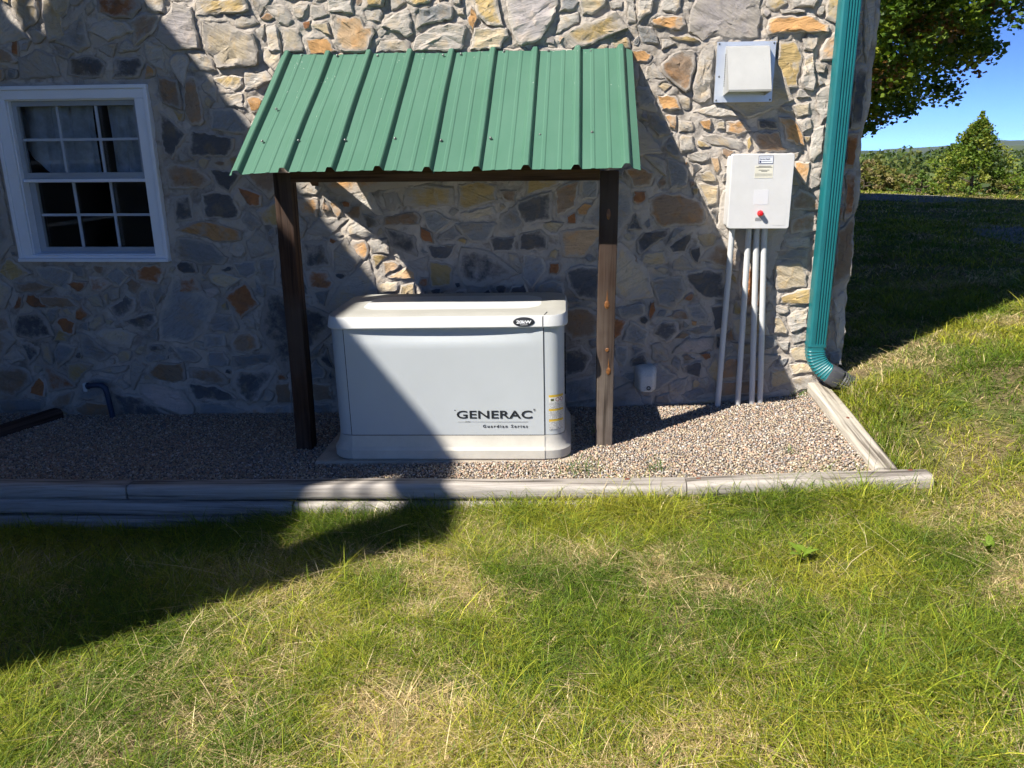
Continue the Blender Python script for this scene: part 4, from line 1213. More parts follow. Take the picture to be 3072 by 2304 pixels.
for (z0, z1, yy, a0, a1) in ((ym+.034, bz1-.034, .034, i0+.028, i1-.028), (bz0+.040, ym-.022, .066, i0+.040, i1-.030)):
    zm = (z0+z1)/2
    for k in (1, 2):
        xm = a0 + (a1-a0)*k/3
        wpart('muntin', MB().box(xm-.0075, xm+.0075, yy, yy+.010, z0, z1), M['muntin'])
    wpart('muntin', MB().box(a0, a1, yy-.001, yy+.009, zm-.0075, zm+.0075), M['muntin'])
    for k in range(3):
        for j in range(2):
            pa, pb = a0+(a1-a0)*k/3, a0+(a1-a0)*(k+1)/3
            za, zb = (z0, zm) if j == 0 else (zm, z1)
            wpart('pane', MB().add([(pa,yy+.0115,za),(pb,yy+.0115,za),(pb,yy+.0115,zb),(pa,yy+.0115,zb)], [(0,1,2,3)]), M['glass'])
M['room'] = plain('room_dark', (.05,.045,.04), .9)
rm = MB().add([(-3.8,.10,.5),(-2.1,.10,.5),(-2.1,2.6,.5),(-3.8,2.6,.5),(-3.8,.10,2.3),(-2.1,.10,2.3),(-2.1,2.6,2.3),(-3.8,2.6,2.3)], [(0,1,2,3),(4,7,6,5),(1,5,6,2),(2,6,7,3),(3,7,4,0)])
for (x0,x1,z0,z1) in ((-3.8,bx0,.5,2.3),(bx1,-2.1,.5,2.3),(bx0,bx1,bz1,2.3),(bx0,bx1,.5,bz0)):
    rm.add([(x0,.10,z0),(x1,.10,z0),(x1,.10,z1),(x0,.10,z1)], [(0,1,2,3)])
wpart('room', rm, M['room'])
M['curtain'] = plain('sheer_curtain', (.46,.52,.58), .9, 0, .35, 9)
def curtain(x0, x1, fn, flip):
    cols = 26; rows = 14; mbk = MB(); vs = []; fs = []
    for i in range(cols+1):
        u = i/cols; x = x0+(x1-x0)*u; zb = fn(u)
        for j in range(rows+1):
            t = j/rows; vs.append((x, .150+.012*math.sin(u*22+t*2.5)+.006*math.sin(u*51), 1.86-(1.86-zb)*t))
    for i in range(cols):
        for j in range(rows): a = i*(rows+1)+j; fs.append((a, a+1, a+rows+2, a+rows+1))
    return wpart('curtain', mbk.add(vs, fs), M['curtain'], sm=R(60))
curtain(-3.34, -2.88, lambda u: 1.40+.35*max(0, .32-u)*1.6, 0)
curtain(-2.79, -2.50, lambda u: 1.42+.5*max(0, u-.75), 1)
# ------------------------------------------------------------------ generator on its pad
M['concrete'] = plain('pad_concrete', (.40,.345,.27), .9, 0, .18, 14, .4)
pad = MB().add([(-1.335,-.905,-.05),(.015,-.880,-.05),(.015,-.16,-.05),(-1.335,-.16,-.05),(-1.335,-.905,.006),(.015,-.880,.030),(.015,-.16,.030),(-1.335,-.16,.006)],
     [(0,3,2,1),(4,5,6,7),(0,1,5,4),(1,2,6,5),(2,3,7,6),(3,0,4,7)])
tag(pad.build('concrete_pad', M['concrete'], bevel=.012), 'thin tan concrete slab under the generator on the gravel', 'slab')
gen = tag(empty('standby_generator', (-.630, -.545, .018), (0, -.0150, .014)), 'pale grey standby generator with rounded lid and black lettering under the green canopy', 'generator')
M['gen'] = plain('generator_paint', (.445,.475,.490), .48, 0, .04, 2.5, .0)
M['gen_base'] = plain('generator_base_grey', (.44,.425,.385), .7, 0, .14, 9, .15)
M['black'] = plain('black_print', (.012,.014,.018), .5)
M['dark_gap'] = plain('dark_gap', (.02,.022,.025), .9)
GW, GD = 1.175, .625
def ring(w, d, r, z, n=8, bow=0, cy=0):
    P = rrect(w, d, r, n, 0, cy)
    return [(x, y - (bow*(1-(2*x/w)**2) if y < -d/2+.02 else 0), z) for x, y in P]
# flared foot
gb = MB().loft([ring(1.215,.655,.10,.0), ring(1.240,.680,.11,.012), ring(1.240,.680,.11,.055), ring(1.215,.655,.10,.070), ring(1.190,.632,.085,.105), ring(1.182,.628,.085,.128), ring(1.165,.612,.08,.128)])
gb.build('base', M['gen_base'], gen, sm=R(32))
M['gen_base2'] = plain('base_front_beige', (.52,.495,.43), .65, 0, .10, 8, .1)
# straight middle length of the foot, a separate moulding in a lighter tone
def mid_strip(prof, x0, x1):
    mbk = MB(); n = len(prof)
    mbk.v = [(x0, y, z) for y, z in prof] + [(x1, y, z) for y, z in prof]
    mbk.f = [(i, n+i, n+i+1, i+1) for i in range(n-1)]
    return mbk
gm = mid_strip([(-.3345,.002),(-.3435,.012),(-.3435,.056),(-.3310,.071),(-.3195,.106),(-.3170,.1285)], -.508, .486)
gm.f = [tuple(reversed(f)) for f in gm.f]
gm.build('base_front', M['gen_base2'], gen, sm=R(20))
# cabinet, recessed behind the door panel
def cab_outline(w, d, r, n=8):
    P = []
    for q, (sx, sy, a0) in enumerate(((1, 1, 0), (-1, 1, 90), (-1, -1, 180), (1, -1, 270))):
        for k in range(n + 1):
            a = R(a0 + 90*k/n); P.append((sx*(w/2 - r) + r*math.cos(a), sy*(d/2 - r) + r*math.sin(a)))
        if q == 2: P += [(-.510,-d/2), (-.510,-d/2+.034), (.487,-d/2+.034), (.487,-d/2)]
    return P
CO_ = cab_outline(GW, GD, .075)
MB().loft([[(x, y, z) for x, y in CO_] for z in (.131, .40, .690)]).build('cabinet', M['gen'], gen, sm=R(30))
# front door panel, dished under the lid
def door():
    nx_, nz_ = 40, 26; x0, x1, z0, z1 = -.507, .484, .1325, .690
    vs = []; fs = []
    for j in range(nz_+1):
        t = j/nz_; z = z0+(z1-z0)*t
        for i in range(nx_+1):
            u = i/nx_; x = x0+(x1-x0)*u
            dish = .022*(1-(2*u-1)**2)**.8*float(sstep(.84, .97, t))
            vs.append((x, -GD/2-.0045+dish+.0010*math.sin(u*7+t*3)*math.sin(u*math.pi), z))
    for j in range(nz_):
        for i in range(nx_): a = j*(nx_+1)+i; fs.append((a, a+1, a+nx_+2, a+nx_+1))
    return MB().add(vs, fs)
door().build('door_panel', M['gen'], gen, sm=R(60))
gp = MB()
for x in (-.5085, .4855): gp.box(x-.0022, x+.0022, -GD/2-.0026, -GD/2+.01, .132, .690)
gp.box(-.507, .484, -GD/2-.0030, -GD/2+.01, .1285, .1325)
gp.build('panel_gap', M['dark_gap'], gen)
M['gen_lid'] = plain('generator_lid', (.60,.605,.59), .5, 0, .05, 3)
ld = MB().loft([ring(1.150,.600,.08,.688), ring(1.206,.655,.095,.690), ring(1.212,.662,.10,.696), ring(1.196,.648,.10,.743), ring(1.190,.642,.10,.749), ring(1.170,.622,.10,.749)])
ld.build('lid', M['gen_lid'], gen, sm=R(28))
M['gen_top'] = plain('lid_top_weathered', (.40,.395,.36), .6, 0, .08, 5)
MB().loft([ring(1.190,.642,.10,.7487), ring(1.174,.626,.11,.7520), ring(1.06,.50,.13,.7525,8,0,.02), ring(.90,.34,.11,.748,8,0,.06), ring(.5,.10,.04,.744,8,0,.08)]).build('lid_top', M['gen_top'], gen, sm=R(28))
lg = MB()
for x in (.484,): lg.tube([(x,-.3310,.697),(x,-.3245,.743),(x+.010,-.313,.752),(x+.020,-.262,.7535)], .0022, 5)
lg.build('lid_gap', M['dark_gap'], gen)
yf = -GD/2-.0070
text_part('GENERAC', .058, M['black'], gen, (.038, yf, .222), sx=1.46, bold=.0009, space=1.03)
text_part('®', .014, M['black'], gen, (.430, yf, .262))
text_part('Guardian Series', .0215, M['black'], gen, (.172, yf, .172), sx=1.12, bold=.0003, space=1.44)
M['faint'] = plain('worn_print', (.42,.44,.44), .6)
MB().box(.045, .40, yf, yf+.001, .2030, .2048).build('print_rule', M['faint'], gen)
MB().box(.082, .108, yf-.0004, yf+.001, .2025, .2048).box(.030,.036,yf,yf+.001,.263,.267).build('scuff', M['black'], gen)
def badge_ring(a, b_, lift, n=36): return [(.392+a*math.cos(2*math.pi*i/n), -.3275-lift+.148*b_*math.sin(2*math.pi*i/n), .7200+b_*math.sin(2*math.pi*i/n)) for i in range(n)]
MB().loft([badge_ring(.052,.0225,-.003), badge_ring(.052,.0225,.003), badge_ring(.048,.0190,.004)]).build('badge', M['black'], gen, sm=R(20))
M['white_print'] = plain('white_print', (.78,.80,.82), .5)
text_part('20kW', .021, M['white_print'], gen, (.392, -.3332, .7130), rot=(R(81.6),0,0), sx=1.35, bold=.0006, align='CENTER')
text_part('GUARDIAN', .006, M['white_print'], gen, (.392, -.3352, .7045), rot=(R(81.6),0,0), sx=1.2, align='CENTER')
# warning label wrapped on the right front corner
m, nt, b = new_mat('warning_label')
uvn = N(nt, 'ShaderNodeUVMap'); sp = N(nt, 'ShaderNodeSeparateXYZ'); nt.links.new(uvn.outputs[0], sp.inputs[0])
fl = mathn(nt, 'FRACT', mathn(nt, 'MULTIPLY', sp.outputs[1], 30.0))
lines = mathn(nt, 'LESS_THAN', fl, .42)
brk = mathn(nt, 'GREATER_THAN', noise(nt, coords(nt, (1,1,1)), 260, 2), .45)
ink = mathn(nt, 'MULTIPLY', lines, brk)
c = mixc(nt, ink, (.62,.62,.60), (.10,.10,.11))
def band(lo, hi): return mathn(nt, 'MULTIPLY', mathn(nt, 'GREATER_THAN', sp.outputs[1], lo), mathn(nt, 'LESS_THAN', sp.outputs[1], hi))
for lo, hi in ((.93,1.0),(.54,.60),(.235,.30)): c = mixc(nt, band(lo, hi), c, (.60,.40,.04))
c = mixc(nt, band(.80,.92), c, (.60,.60,.56))
ring1 = mathn(nt, 'LESS_THAN', mathn(nt, 'ABSOLUTE', mathn(nt, 'SUBTRACT', mathn(nt, 'SQRT', mathn(nt, 'ADD', mathn(nt, 'POWER', mathn(nt, 'MULTIPLY', mathn(nt, 'SUBTRACT', sp.outputs[0], .55), .085), 2.0), mathn(nt, 'POWER', mathn(nt, 'MULTIPLY', mathn(nt, 'SUBTRACT', sp.outputs[1], .86), .19), 2.0))), .0095)), .0018)
c = mixc(nt, ring1, c, (.30,.03,.04))
ring2 = mathn(nt, 'LESS_THAN', mathn(nt, 'ABSOLUTE', mathn(nt, 'SUBTRACT', mathn(nt, 'SQRT', mathn(nt, 'ADD', mathn(nt, 'POWER', mathn(nt, 'MULTIPLY', mathn(nt, 'SUBTRACT', sp.outputs[0], .85), .085), 2.0), mathn(nt, 'POWER', mathn(nt, 'MULTIPLY', mathn(nt, 'SUBTRACT', sp.outputs[1], .86), .19), 2.0))), .0095)), .0018)
c = mixc(nt, ring2, c, (.30,.03,.04))
tri = mathn(nt, 'MULTIPLY', band(.82,.89), mathn(nt, 'LESS_THAN', mathn(nt, 'ABSOLUTE', mathn(nt, 'SUBTRACT', sp.outputs[0], .22)), .10))
c = mixc(nt, tri, c, (.08,.09,.03))
nt.links.new(c, b.inputs['Base Color']); b.inputs['Roughness'].default_value = .5; M['label'] = m
lv = []; lf = []; NL = 16; uvs = []
for i in range(NL+1):
    u = i/NL; a = -math.pi/2 + u*.96
    cx_, cy_ = GW/2-.085, -GD/2+.085
    if u < .12: pass
    px, py = cx_+.0868*math.cos(a), cy_+.0868*math.sin(a)
    px = px + .012
    if i == 0: pass
    lv += [(px-.006, py-.0008, .158), (px-.006, py-.0008, .342)]
    uvs += [(u, 0), (u, 1)]
for i in range(NL): lf.append((2*i, 2*i+2, 2*i+3, 2*i+1))
lo_ = MB().add(lv, lf).build('warning_label', M['label'], gen, sm=R(60))
uvl = lo_.data.uv_layers.new(name='UVMap')
for p in lo_.data.polygons:
    for li in p.loop_indices: uvl.data[li].uv = uvs[lo_.data.loops[li].vertex_index]
# louvres on the right end
lvq = MB()
for k in range(9): lvq.box(GW/2-.001, GW/2+.007, -.16, .16, .30+.030*k, .313+.030*k)
lvq.build('louvre', M['dark_gap'], gen)

# ------------------------------------------------------------------ lean-to canopy
can = tag(empty('lean_to_canopy', (-.65, 0, 0)), 'lean-to canopy with green ribbed metal roof on two dark wood posts', 'canopy')
CO = Vector((-.65, 0, 0))
def cpart(name, mb, mat, **k):
    mb.v = [(x-CO.x, y, z) for x, y, z in mb.v]; return mb.build(name, mat, can, **k)
m, nt, b = new_mat('green_roof_sheet'); v = coords(nt)
base = ramp(nt, noise(nt, v, 1.6, 4), [(.3, (.055,.148,.098)), (.7, (.068,.168,.116))])
fade = ramp(nt, noise(nt, coords(nt, (3,.6,.6)), 3.0, 4), [(.35, (0,0,0)), (.75, (.35,.35,.35))])
base = mixc(nt, fade, base, (.100,.200,.150))
vor = N(nt, 'ShaderNodeTexVoronoi'); vor.inputs['Scale'].default_value = 52; nt.links.new(v, vor.inputs['Vector'])
sepx = N(nt, 'ShaderNodeSeparateXYZ'); nt.links.new(v, sepx.inputs[0])
spk = mathn(nt, 'MULTIPLY', mathn(nt, 'LESS_THAN', vor.outputs['Distance'], .12), mathn(nt, 'GREATER_THAN', mathn(nt, 'ADD', noise(nt, v, 4.5, 3), mathn(nt, 'MULTIPLY', sepx.outputs[1], .30)), .53))
base = mixc(nt, spk, base, (.62,.64,.60))
nt.links.new(base, b.inputs['Base Color']); b.inputs['Roughness'].default_value = .55; b.inputs['Specular IOR Level'].default_value = .3
M['sheet'] = m
RY0, RZ0, RY1, RZ1 = -.018, 2.057, -.892, 1.455
RN = Vector((0, RZ0-RZ1, 0)).normalized()
_sl = Vector((0, RY1-RY0, RZ1-RZ0)); _nrm = Vector((0, _sl.z, -_sl.y)).normalized()
if _nrm.z < 0: _nrm = -_nrm
PITCH = .2286
def rib_profile(x0, nribs, lead, tail):
    P = []
    P.append((x0-lead, .0))
    for k in range(nribs):
        c = x0+k*PITCH
        P += [(c-.024,.0),(c-.013,.021),(c-.0085,.025),(c+.0085,.025),(c+.013,.021),(c+.024,.0)]
        if k < nribs-1:
            for q in (1, 2):
                d = c + PITCH*q/3
                P += [(d-.011,.0),(d-.006,.0026),(d+.006,.0026),(d+.011,.0)]
    P.append((x0+(nribs-1)*PITCH+tail, -.012))
    return P
def sheet(prof, lift, name):
    rows = 13; vs = []; fs = []; n = len(prof)
    for j in range(rows):
        t = j/(rows-1); p = Vector((0, RY0, RZ0)).lerp(Vector((0, RY1, RZ1)), t)
        for (x, h) in prof:
            wv = .005*math.sin(x*5.1+1.0)*t*t + .003*math.sin(x*11+t*5) + .002*math.sin(t*9+x*3)
            sag = -.010*max(0, -1.30-x)*t*3
            q = p + _nrm*(h+lift+wv+sag) + Vector((0,-.006*math.sin(x*7+2)*t,0))
            vs.append((x, q.y, q.z))
    for j in range(rows-1):
        for i in range(n-1): a = j*n+i; fs.append((a, a+n, a+n+1, a+1))
    o = cpart(name, MB().add(vs, fs), M['sheet'])
    md = o.modifiers.new('thick', 'SOLIDIFY'); md.thickness = .0012; md.offset = 1
    return o
sheet(rib_profile(-1.600, 5, .034, .028), 0.0, 'roof_sheet')
sheet(rib_profile(-1.600+4*PITCH, 5, .026, .062), .0016, 'roof_sheet')
M['screw'] = plain('screw_grey', (.16,.17,.17), .4, .6)
SCREWS = [(-1.52,.014),(-1.318,.02),(-1.091,.028),(-.728,.034),(-.632,.027),(-.398,.012),(-.158,.011),(.069,.025),(.216,.031),(-1.531,.507),(-.689,.45),(.216,.447),
          (-1.532,.77),(-1.349,.773),(-1.117,.774),(-.874,.763),(-.648,.777),(-.411,.763),(-.175,.747),(.073,.733),(.221,.72)]
sc = MB().loft([[(r_*math.cos(2*math.pi*i/8), r_*math.sin(2*math.pi*i/8), z_) for i in range(8)] for r_, z_ in ((.0075,0),(.0075,.0022),(.0046,.0026),(.0046,.007),(.002,.0085))])
sc_me = None
for (x, t) in SCREWS:
    p = Vector((x, RY0, RZ0)).lerp(Vector((x, RY1, RZ1)), t) + _nrm*(.0045+.005*math.sin(x*5.1+1.0)*t*t)
    if sc_me is None:
        so_ = sc.build('screw', M['screw'], can); sc_me = so_.data
    else: so_ = link('screw', sc_me, None, can)
    so_.location = p - CO; so_.rotation_euler = _nrm.to_track_quat('Z', 'Y').to_euler()
M['post'] = wood_mat('post_wood', (.022,.012,.008), (.085,.045,.028), 2, 34, (.075,.055,.045))
M['post_old'] = wood_mat('post_wood_weathered_shaded_top', (.042,.028,.023), (.130,.100,.084), 2, 34, (.175,.150,.125))
def shade_top(mat, dark):  # canopy shade painted into the wood colour, darker towards the post top
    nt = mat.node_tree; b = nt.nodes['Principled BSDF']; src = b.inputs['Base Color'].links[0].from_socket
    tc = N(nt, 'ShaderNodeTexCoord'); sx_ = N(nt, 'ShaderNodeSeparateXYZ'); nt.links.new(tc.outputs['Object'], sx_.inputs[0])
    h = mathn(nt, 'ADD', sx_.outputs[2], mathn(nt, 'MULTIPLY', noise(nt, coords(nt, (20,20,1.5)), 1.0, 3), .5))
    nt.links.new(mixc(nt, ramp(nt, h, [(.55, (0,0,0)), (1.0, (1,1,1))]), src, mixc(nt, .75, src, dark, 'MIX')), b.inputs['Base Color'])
shade_top(M['post_old'], (.040,.024,.017))
M['frame'] = wood_mat('frame_wood', (.04,.022,.014), (.15,.085,.05), 0, 24)
def post(x0, x1, zb, lean, mat):
    vs = []; n = 24; rr = []
    for k in range(n+1):
        z = zb + (1.445-zb)*k/n; t = k/n
        dx = lean*(1-t) + .0012*math.sin(k*.35+x0*5); dy = .001*math.sin(k*.3)
        rr.append([(x+dx, y+dy, z) for x, y in rrect(x1-x0, .089, .006, 2, (x0+x1)/2, -.6355)])
    return cpart('post', MB().loft(rr), mat, sm=R(40))
post(-1.503, -1.414, -.08, -.006, M['post'])
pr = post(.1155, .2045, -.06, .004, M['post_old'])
M['knot'] = plain('knot_amber', (.17,.068,.018), .45, 0, .55, 70)
for (x, z, a, b_, tail) in ((.160,1.240,.010,.027,0),(.163,.795,.013,.022,.055),(.170,.560,.010,.011,0),(.179,.448,.012,.020,.05)):
    kn = MB(); q = []
    for s_, yy in ((1, -.6815), (.6, -.6838)): q.append([(x+a*s_*math.cos(2*math.pi*i/14), yy, z+b_*s_*math.sin(2*math.pi*i/14)*(1.0)) for i in range(14)])
    kn.loft([q[0], q[1]])
    if tail: kn.add([(x-.004, -.6822, z+b_*.8), (x+.004, -.6822, z+b_*.8), (x-.001, -.6822, z+b_+tail)], [(0,1,2)])
    cpart('knot', kn, M['knot'])
cpart('header_beam', MB().box(-1.412, .1135, -.676, -.638, 1.400, 1.490), M['frame'])
for x in (-1.458, -.66, .16):
    rf = MB(); w = .019; z_ = lambda y: RZ0 + (RZ1-RZ0)*(y-RY0)/(RY1-RY0)
    y0, y1 = -.04, -.84
    y1 = -.60
    vs = []
    for y in (y0, y1):
        vs += [(x-w, y, z_(y)-.106), (x+w, y, z_(y)-.106), (x+w, y, z_(y)-.020), (x-w, y, z_(y)-.020)]
    rf.add(vs, [(0,1,2,3),(7,6,5,4),(0,4,5,1),(1,5,6,2),(2,6,7,3),(3,7,4,0)])
    cpart('rafter', rf, M['frame'])
cpart('ledger', MB().box(-1.56, .26, -.075, -.036, 1.93, 1.995), M['frame'])
tb = MB(); w = .019
vs = []
for y, z in ((-.03, 1.355), (-.40, 1.590)): vs += [(-1.500-w,y,z),(-1.500+w,y,z),(-1.500+w,y,z+.115),(-1.500-w,y,z+.115)]
cpart('brace', tb.add(vs, [(0,1,2,3),(7,6,5,4),(0,4,5,1),(1,5,6,2),(2,6,7,3),(3,7,4,0)]), M['frame'])

# ------------------------------------------------------------------ exhaust hood
vent = tag(empty('exhaust_hood', (.89, -.02, 1.93)), 'galvanised metal exhaust hood on a square plate, high on the stone wall', 'vent')
M['galv'] = plain('galvanised', (.47,.475,.46), .5, .35, .08, 5)
M['galv_plate'] = plain('galvanised_plate', (.62,.66,.72), .35, .45, .08, 6)
MB().box(-.152, .152, -.008, .012, -.150, .152).build('flange', M['galv_plate'], vent)
hx0, hx1 = -.106, .112
zt, zb_ = .118, -.097
hp = [(-.012, zt+.012), (-.055, zt), (-.170, zb_), (-.012, zb_+.002)]
sheetv = MB()
def strip(a, c):
    sheetv.add([(hx0,a[0],a[1]),(hx1,a[0],a[1]),(hx1,c[0],c[1]),(hx0,c[0],c[1])], [(0,3,2,1)])
strip(hp[0], hp[1]); strip(hp[1], hp[2]); strip(hp[2], (hp[2][0]+.002, hp[2][1]-.010))
o = sheetv.build('hood_front', M['galv'], vent); mo = o.modifiers.new('t','SOLIDIFY'); mo.thickness = .0022
for x in (hx0, hx1):
    s_ = MB().add([(x,-.008,zt+.012),(x,hp[1][0],hp[1][1]),(x,hp[2][0],hp[2][1]),(x,hp[2][0],hp[2][1]-.008),(x,-.008,zb_-.020)], [(0,1,2,3,4)])
    o = s_.build('hood_side', M['galv'], vent); mo = o.modifiers.new('t','SOLIDIFY'); mo.thickness = .0016
MB().add([(hx0+.003,-.150,zb_+.030),(hx1-.003,-.150,zb_+.030),(hx1-.003,-.0105,zb_+.010),(hx0+.003,-.0105,zb_+.010)],[(0,1,2,3)]).build('hood_shade_sheet', M['dark_gap'], vent)  # dark sheet added as painted shade under the hood
slot = MB()
for k in range(15): slot.box(hx0-.004, hx0-.0015, -.030, -.022, zt-.035-.011*k, zt-.029-.011*k)
slot.build('slot_row', M['dark_gap'], vent)
sl2 = MB()
for k in range(9): sl2.box(hx0+.02+.021*k, hx0+.030+.021*k, -.150, -.012, zb_+.004, zb_+.007)
sl2.build('grille', M['galv_plate'], vent)
MB().add([(hx0+.004,-.0095,zb_),(hx1-.004,-.0095,zb_),(hx1-.004,-.0095,zt),(hx0+.004,-.0095,zt)],[(0,1,2,3)]).build('duct_mouth', M['dark_gap'], vent)
for (x, z) in ((-.142,-.140),(.142,-.140),(-.142,.142),(.142,.142),(-.134,-.02)):
    s_ = link('rivet', sc_me, None, vent); s_.location = (x,-.008,z); s_.rotation_euler = (R(90),0,0); s_.scale = (.7,.7,.5)

# ------------------------------------------------------------------ electrical box with conduits
eb = tag(empty('electrical_box', (.995, -.02, 1.315)), 'white electrical box with red button and four conduits on the stone wall', 'electrical box')
M['box_white'] = plain('box_white', (.60,.60,.595), .45, 0, .04, 9, .2, .5, 26)
bw, bh, bdp = .330, .394, .125
def bring(w, h, r, y, n=4): return [(x, y, z) for x, z in rrect(w, h, r, n)]
cx_ = -.004
MB().loft([bring(bw-.004, bh-.02, .010, .02), bring(bw-.004, bh-.02, .010, -bdp+.03)][::-1]).build('enclosure', M['box_white'], eb, sm=R(35))
MB().loft([bring(bw-.006, bh-.006, .012, -bdp-.004), bring(bw, bh, .014, -bdp), bring(bw+.002, bh+.002, .014, -bdp+.034)]).build('cover', M['box_white'], eb, sm=R(25))
yl = -bdp-.0052
M['paper'] = plain('label_paper', (.66,.64,.54), .7)
M['paper_w'] = plain('label_white', (.72,.75,.80), .5)
M['sticker'] = plain('sticker_white', (.64,.64,.66), .5, 0, .02)
M['blue_print'] = plain('blue_print', (.02,.03,.11), .5)
MB().box(-.030+.007, .045+.007, yl, yl+.001, .147, .186).build('name_label', M['paper_w'], eb)
lb = MB()
for q in ((-.024,.053,.1855,.1875),(-.024,.053,.1465,.1485),(-.024,-.0222,.1485,.1855),(.0512,.053,.1485,.1855)): lb.box(q[0],q[1],yl-.0006,yl+.0005,q[2],q[3])
lb.box(-.019,-.010,yl-.0006,yl+.0005,.1515,.1615).box(-.007,.045,yl-.0006,yl+.0005,.1575,.1592).box(-.018,.046,yl-.0006,yl+.0005,.1795,.1808)
lb.build('label_border', M['blue_print'], eb)
text_part('Service Rated', .0095, M['blue_print'], eb, (-.018, yl-.0006, .1675), bold=.0001)
MB().box(-.040, .056, yl, yl+.001, .072, .137).build('notice_label', M['paper'], eb)
ln = MB()
for (z, a, c) in ((.1335,-.022,.043),(.1275,-.033,.050),(.113,-.021,.037),(.1070,-.006,.026)): ln.box(a, c, yl-.0005, yl+.0005, z-.0012, z+.0012)
for k in range(4): ln.box(-.038, .052, yl-.0004, yl+.0005, .082+.004*k, .0826+.004*k)
ln.build('notice_print', M['black'], eb)
MB().box(-.036, .042, yl+.0003, yl+.0012, -.068, .012).build('blank_sticker', M['sticker'], eb)
MB().box(.076, .140, yl+.0003, yl+.0012, -.178, -.128).build('blank_sticker', M['box_white'], eb)
M['red'] = plain('red_lens', (.62,.008,.012), .2, 0, .05, 5, 0, .8)
bt = MB(); bt.loft([[(.006+r_*math.cos(2*math.pi*i/20), y_, -.114+r_*math.sin(2*math.pi*i/20)) for i in range(20)] for r_, y_ in ((.0165,yl+.001),(.0165,yl-.004),(.0125,yl-.005),(.0125,yl-.024),(.010,yl-.028),(.004,yl-.030))])
bt.build('red_button', M['red'], eb, sm=R(35))
bl = MB()
for q in ((-.017,.014,-.1395,-.1380),(-.017,.014,-.1535,-.1520),(-.017,-.0155,-.152,-.1395),(.0125,.014,-.152,-.1395),(-.013,.010,-.1465,-.1450)): bl.box(q[0],q[1],yl-.0005,yl+.0005,q[2],q[3])
bl.build('button_label', M['black'], eb)
M['pvc'] = plain('grey_conduit', (.56,.57,.56), .45, 0, .05, 8)
for (xt, xb, zb2) in ((.874,.858,.02),(.966,.975,.05),(1.010,1.058,.05),(1.053,1.106,.06)):
    yy = -.062
    MB().tube([(xt-.995, yy+.02, -.196), (xt-.995, yy+.02, -.25), ((xt+xb)/2-.995, yy+.02, (1.10+zb2)/2-1.315), (xb-.995, yy+.015, zb2-1.315)], .0168, 14).build('conduit', M['pvc'], eb, sm=R(40))

# ------------------------------------------------------------------ downspout
ds = tag(empty('downspout', (1.389, -.072, .4)), 'teal green ribbed downspout with curved elbow at the house corner', 'downspout')
M['teal'] = plain('teal_paint', (.010,.135,.150), .40, 0, .2, 2.2, 0, .55)
def spout_prof(w=.098, d=.086):
    # ccw outline in xy seen from above, ribs on the right two thirds of the front and on the sides
    P = []
    x0, x1, y0, y1 = -w/2, w/2, -d/2, d/2
    P += [(x1, y0+.012), (x1, y1-.010), (x1-.010, y1), (x0+.010, y1), (x0, y1-.010), (x0, y0+.016), (x0+.004, y0+.006), (x0+.012, y0+.0005)]
    P.append((x0+.030, y0))
    xs = x0+.034
    for k in range(4):
        P += [(xs+.001, y0+.0005), (xs+.004, y0+.0075), (xs+.0075, y0+.0075), (xs+.0105, y0+.0005)]; xs += .0142
    P += [(x1-.004, y0+.002), (x1-.001, y0+.006)]
    return P
SP = spout_prof()
dsp = MB().loft([[(x-.007*(z-.0)/2.1, y, z) for x, y in SP] for z in (.055, .5, 1.2, 2.0, 5.0)])
dsp.build('pipe', M['teal'], ds, sm=R(25))
MB().loft([[(x*1.05, y*1.05, z) for x, y in rrect(.1, .088, .012, 3)] for z in (.046,.058)]).build('joint_band', M['teal'], ds, sm=R(30))
el = MB(); rr = []
cxe, cze, rad = .158, .028, .158
NPL = 66
for k in range(NPL+1):
    a = R(62)*k/NPL
    if k == 0: rr.append([(x, y, .062) for x, y in rrect(.102, .090, .018, 4)])
    f_ = (k % 6)/6.0
    sc_ = 1.0 + .055*math.exp(-((f_-.5)/.17)**2)
    for_ = []
    for x, y in rrect(.100*sc_, .088*sc_, .024, 4):
        rr_ = rad - x
        for_.append((cxe - rr_*math.cos(a), y - .03*(k/NPL)**2, cze - rr_*math.sin(a)))
    rr.append(for_)
el.loft(rr); el.build('elbow', M['teal'], ds, sm=R(50))
M['drain'] = plain('drain_grey', (.055,.056,.064), .6, 0, .25, 12)
dr = MB(); a = R(62); ca, sa = math.cos(a), math.sin(a)
cen0 = Vector((cxe-rad*ca, -.03, cze-rad*sa)); dirv = Vector((sa, -.10, -ca)).normalized(); side = Vector((ca, 0, sa)); yv = Vector((0,1,0))
rings_ = []
for (t, s_, round_) in ((-.012,.108,.02),(0,.112,.02),(.055,.114,.03),(.062,.110,.045),(.070,.104,.05),(.078,.114,.055),(.086,.104,.052),(.094,.112,.056),(.102,.102,.05),(.110,.108,.054),(.118,.100,.048),(.126,.108,.052),(.190,.104,.05)):
    rings_.append([cen0 + dirv*t + side*x + yv*y for x, y in rrect(s_, s_*.94, min(round_, s_*.46), 5)])
dr.loft(rings_)
tag(dr.build('drain_adapter', M['drain'], None, sm=R(30)), 'grey corrugated drain adapter leading from the downspout elbow into the ground', 'drain pipe').location = ds.location

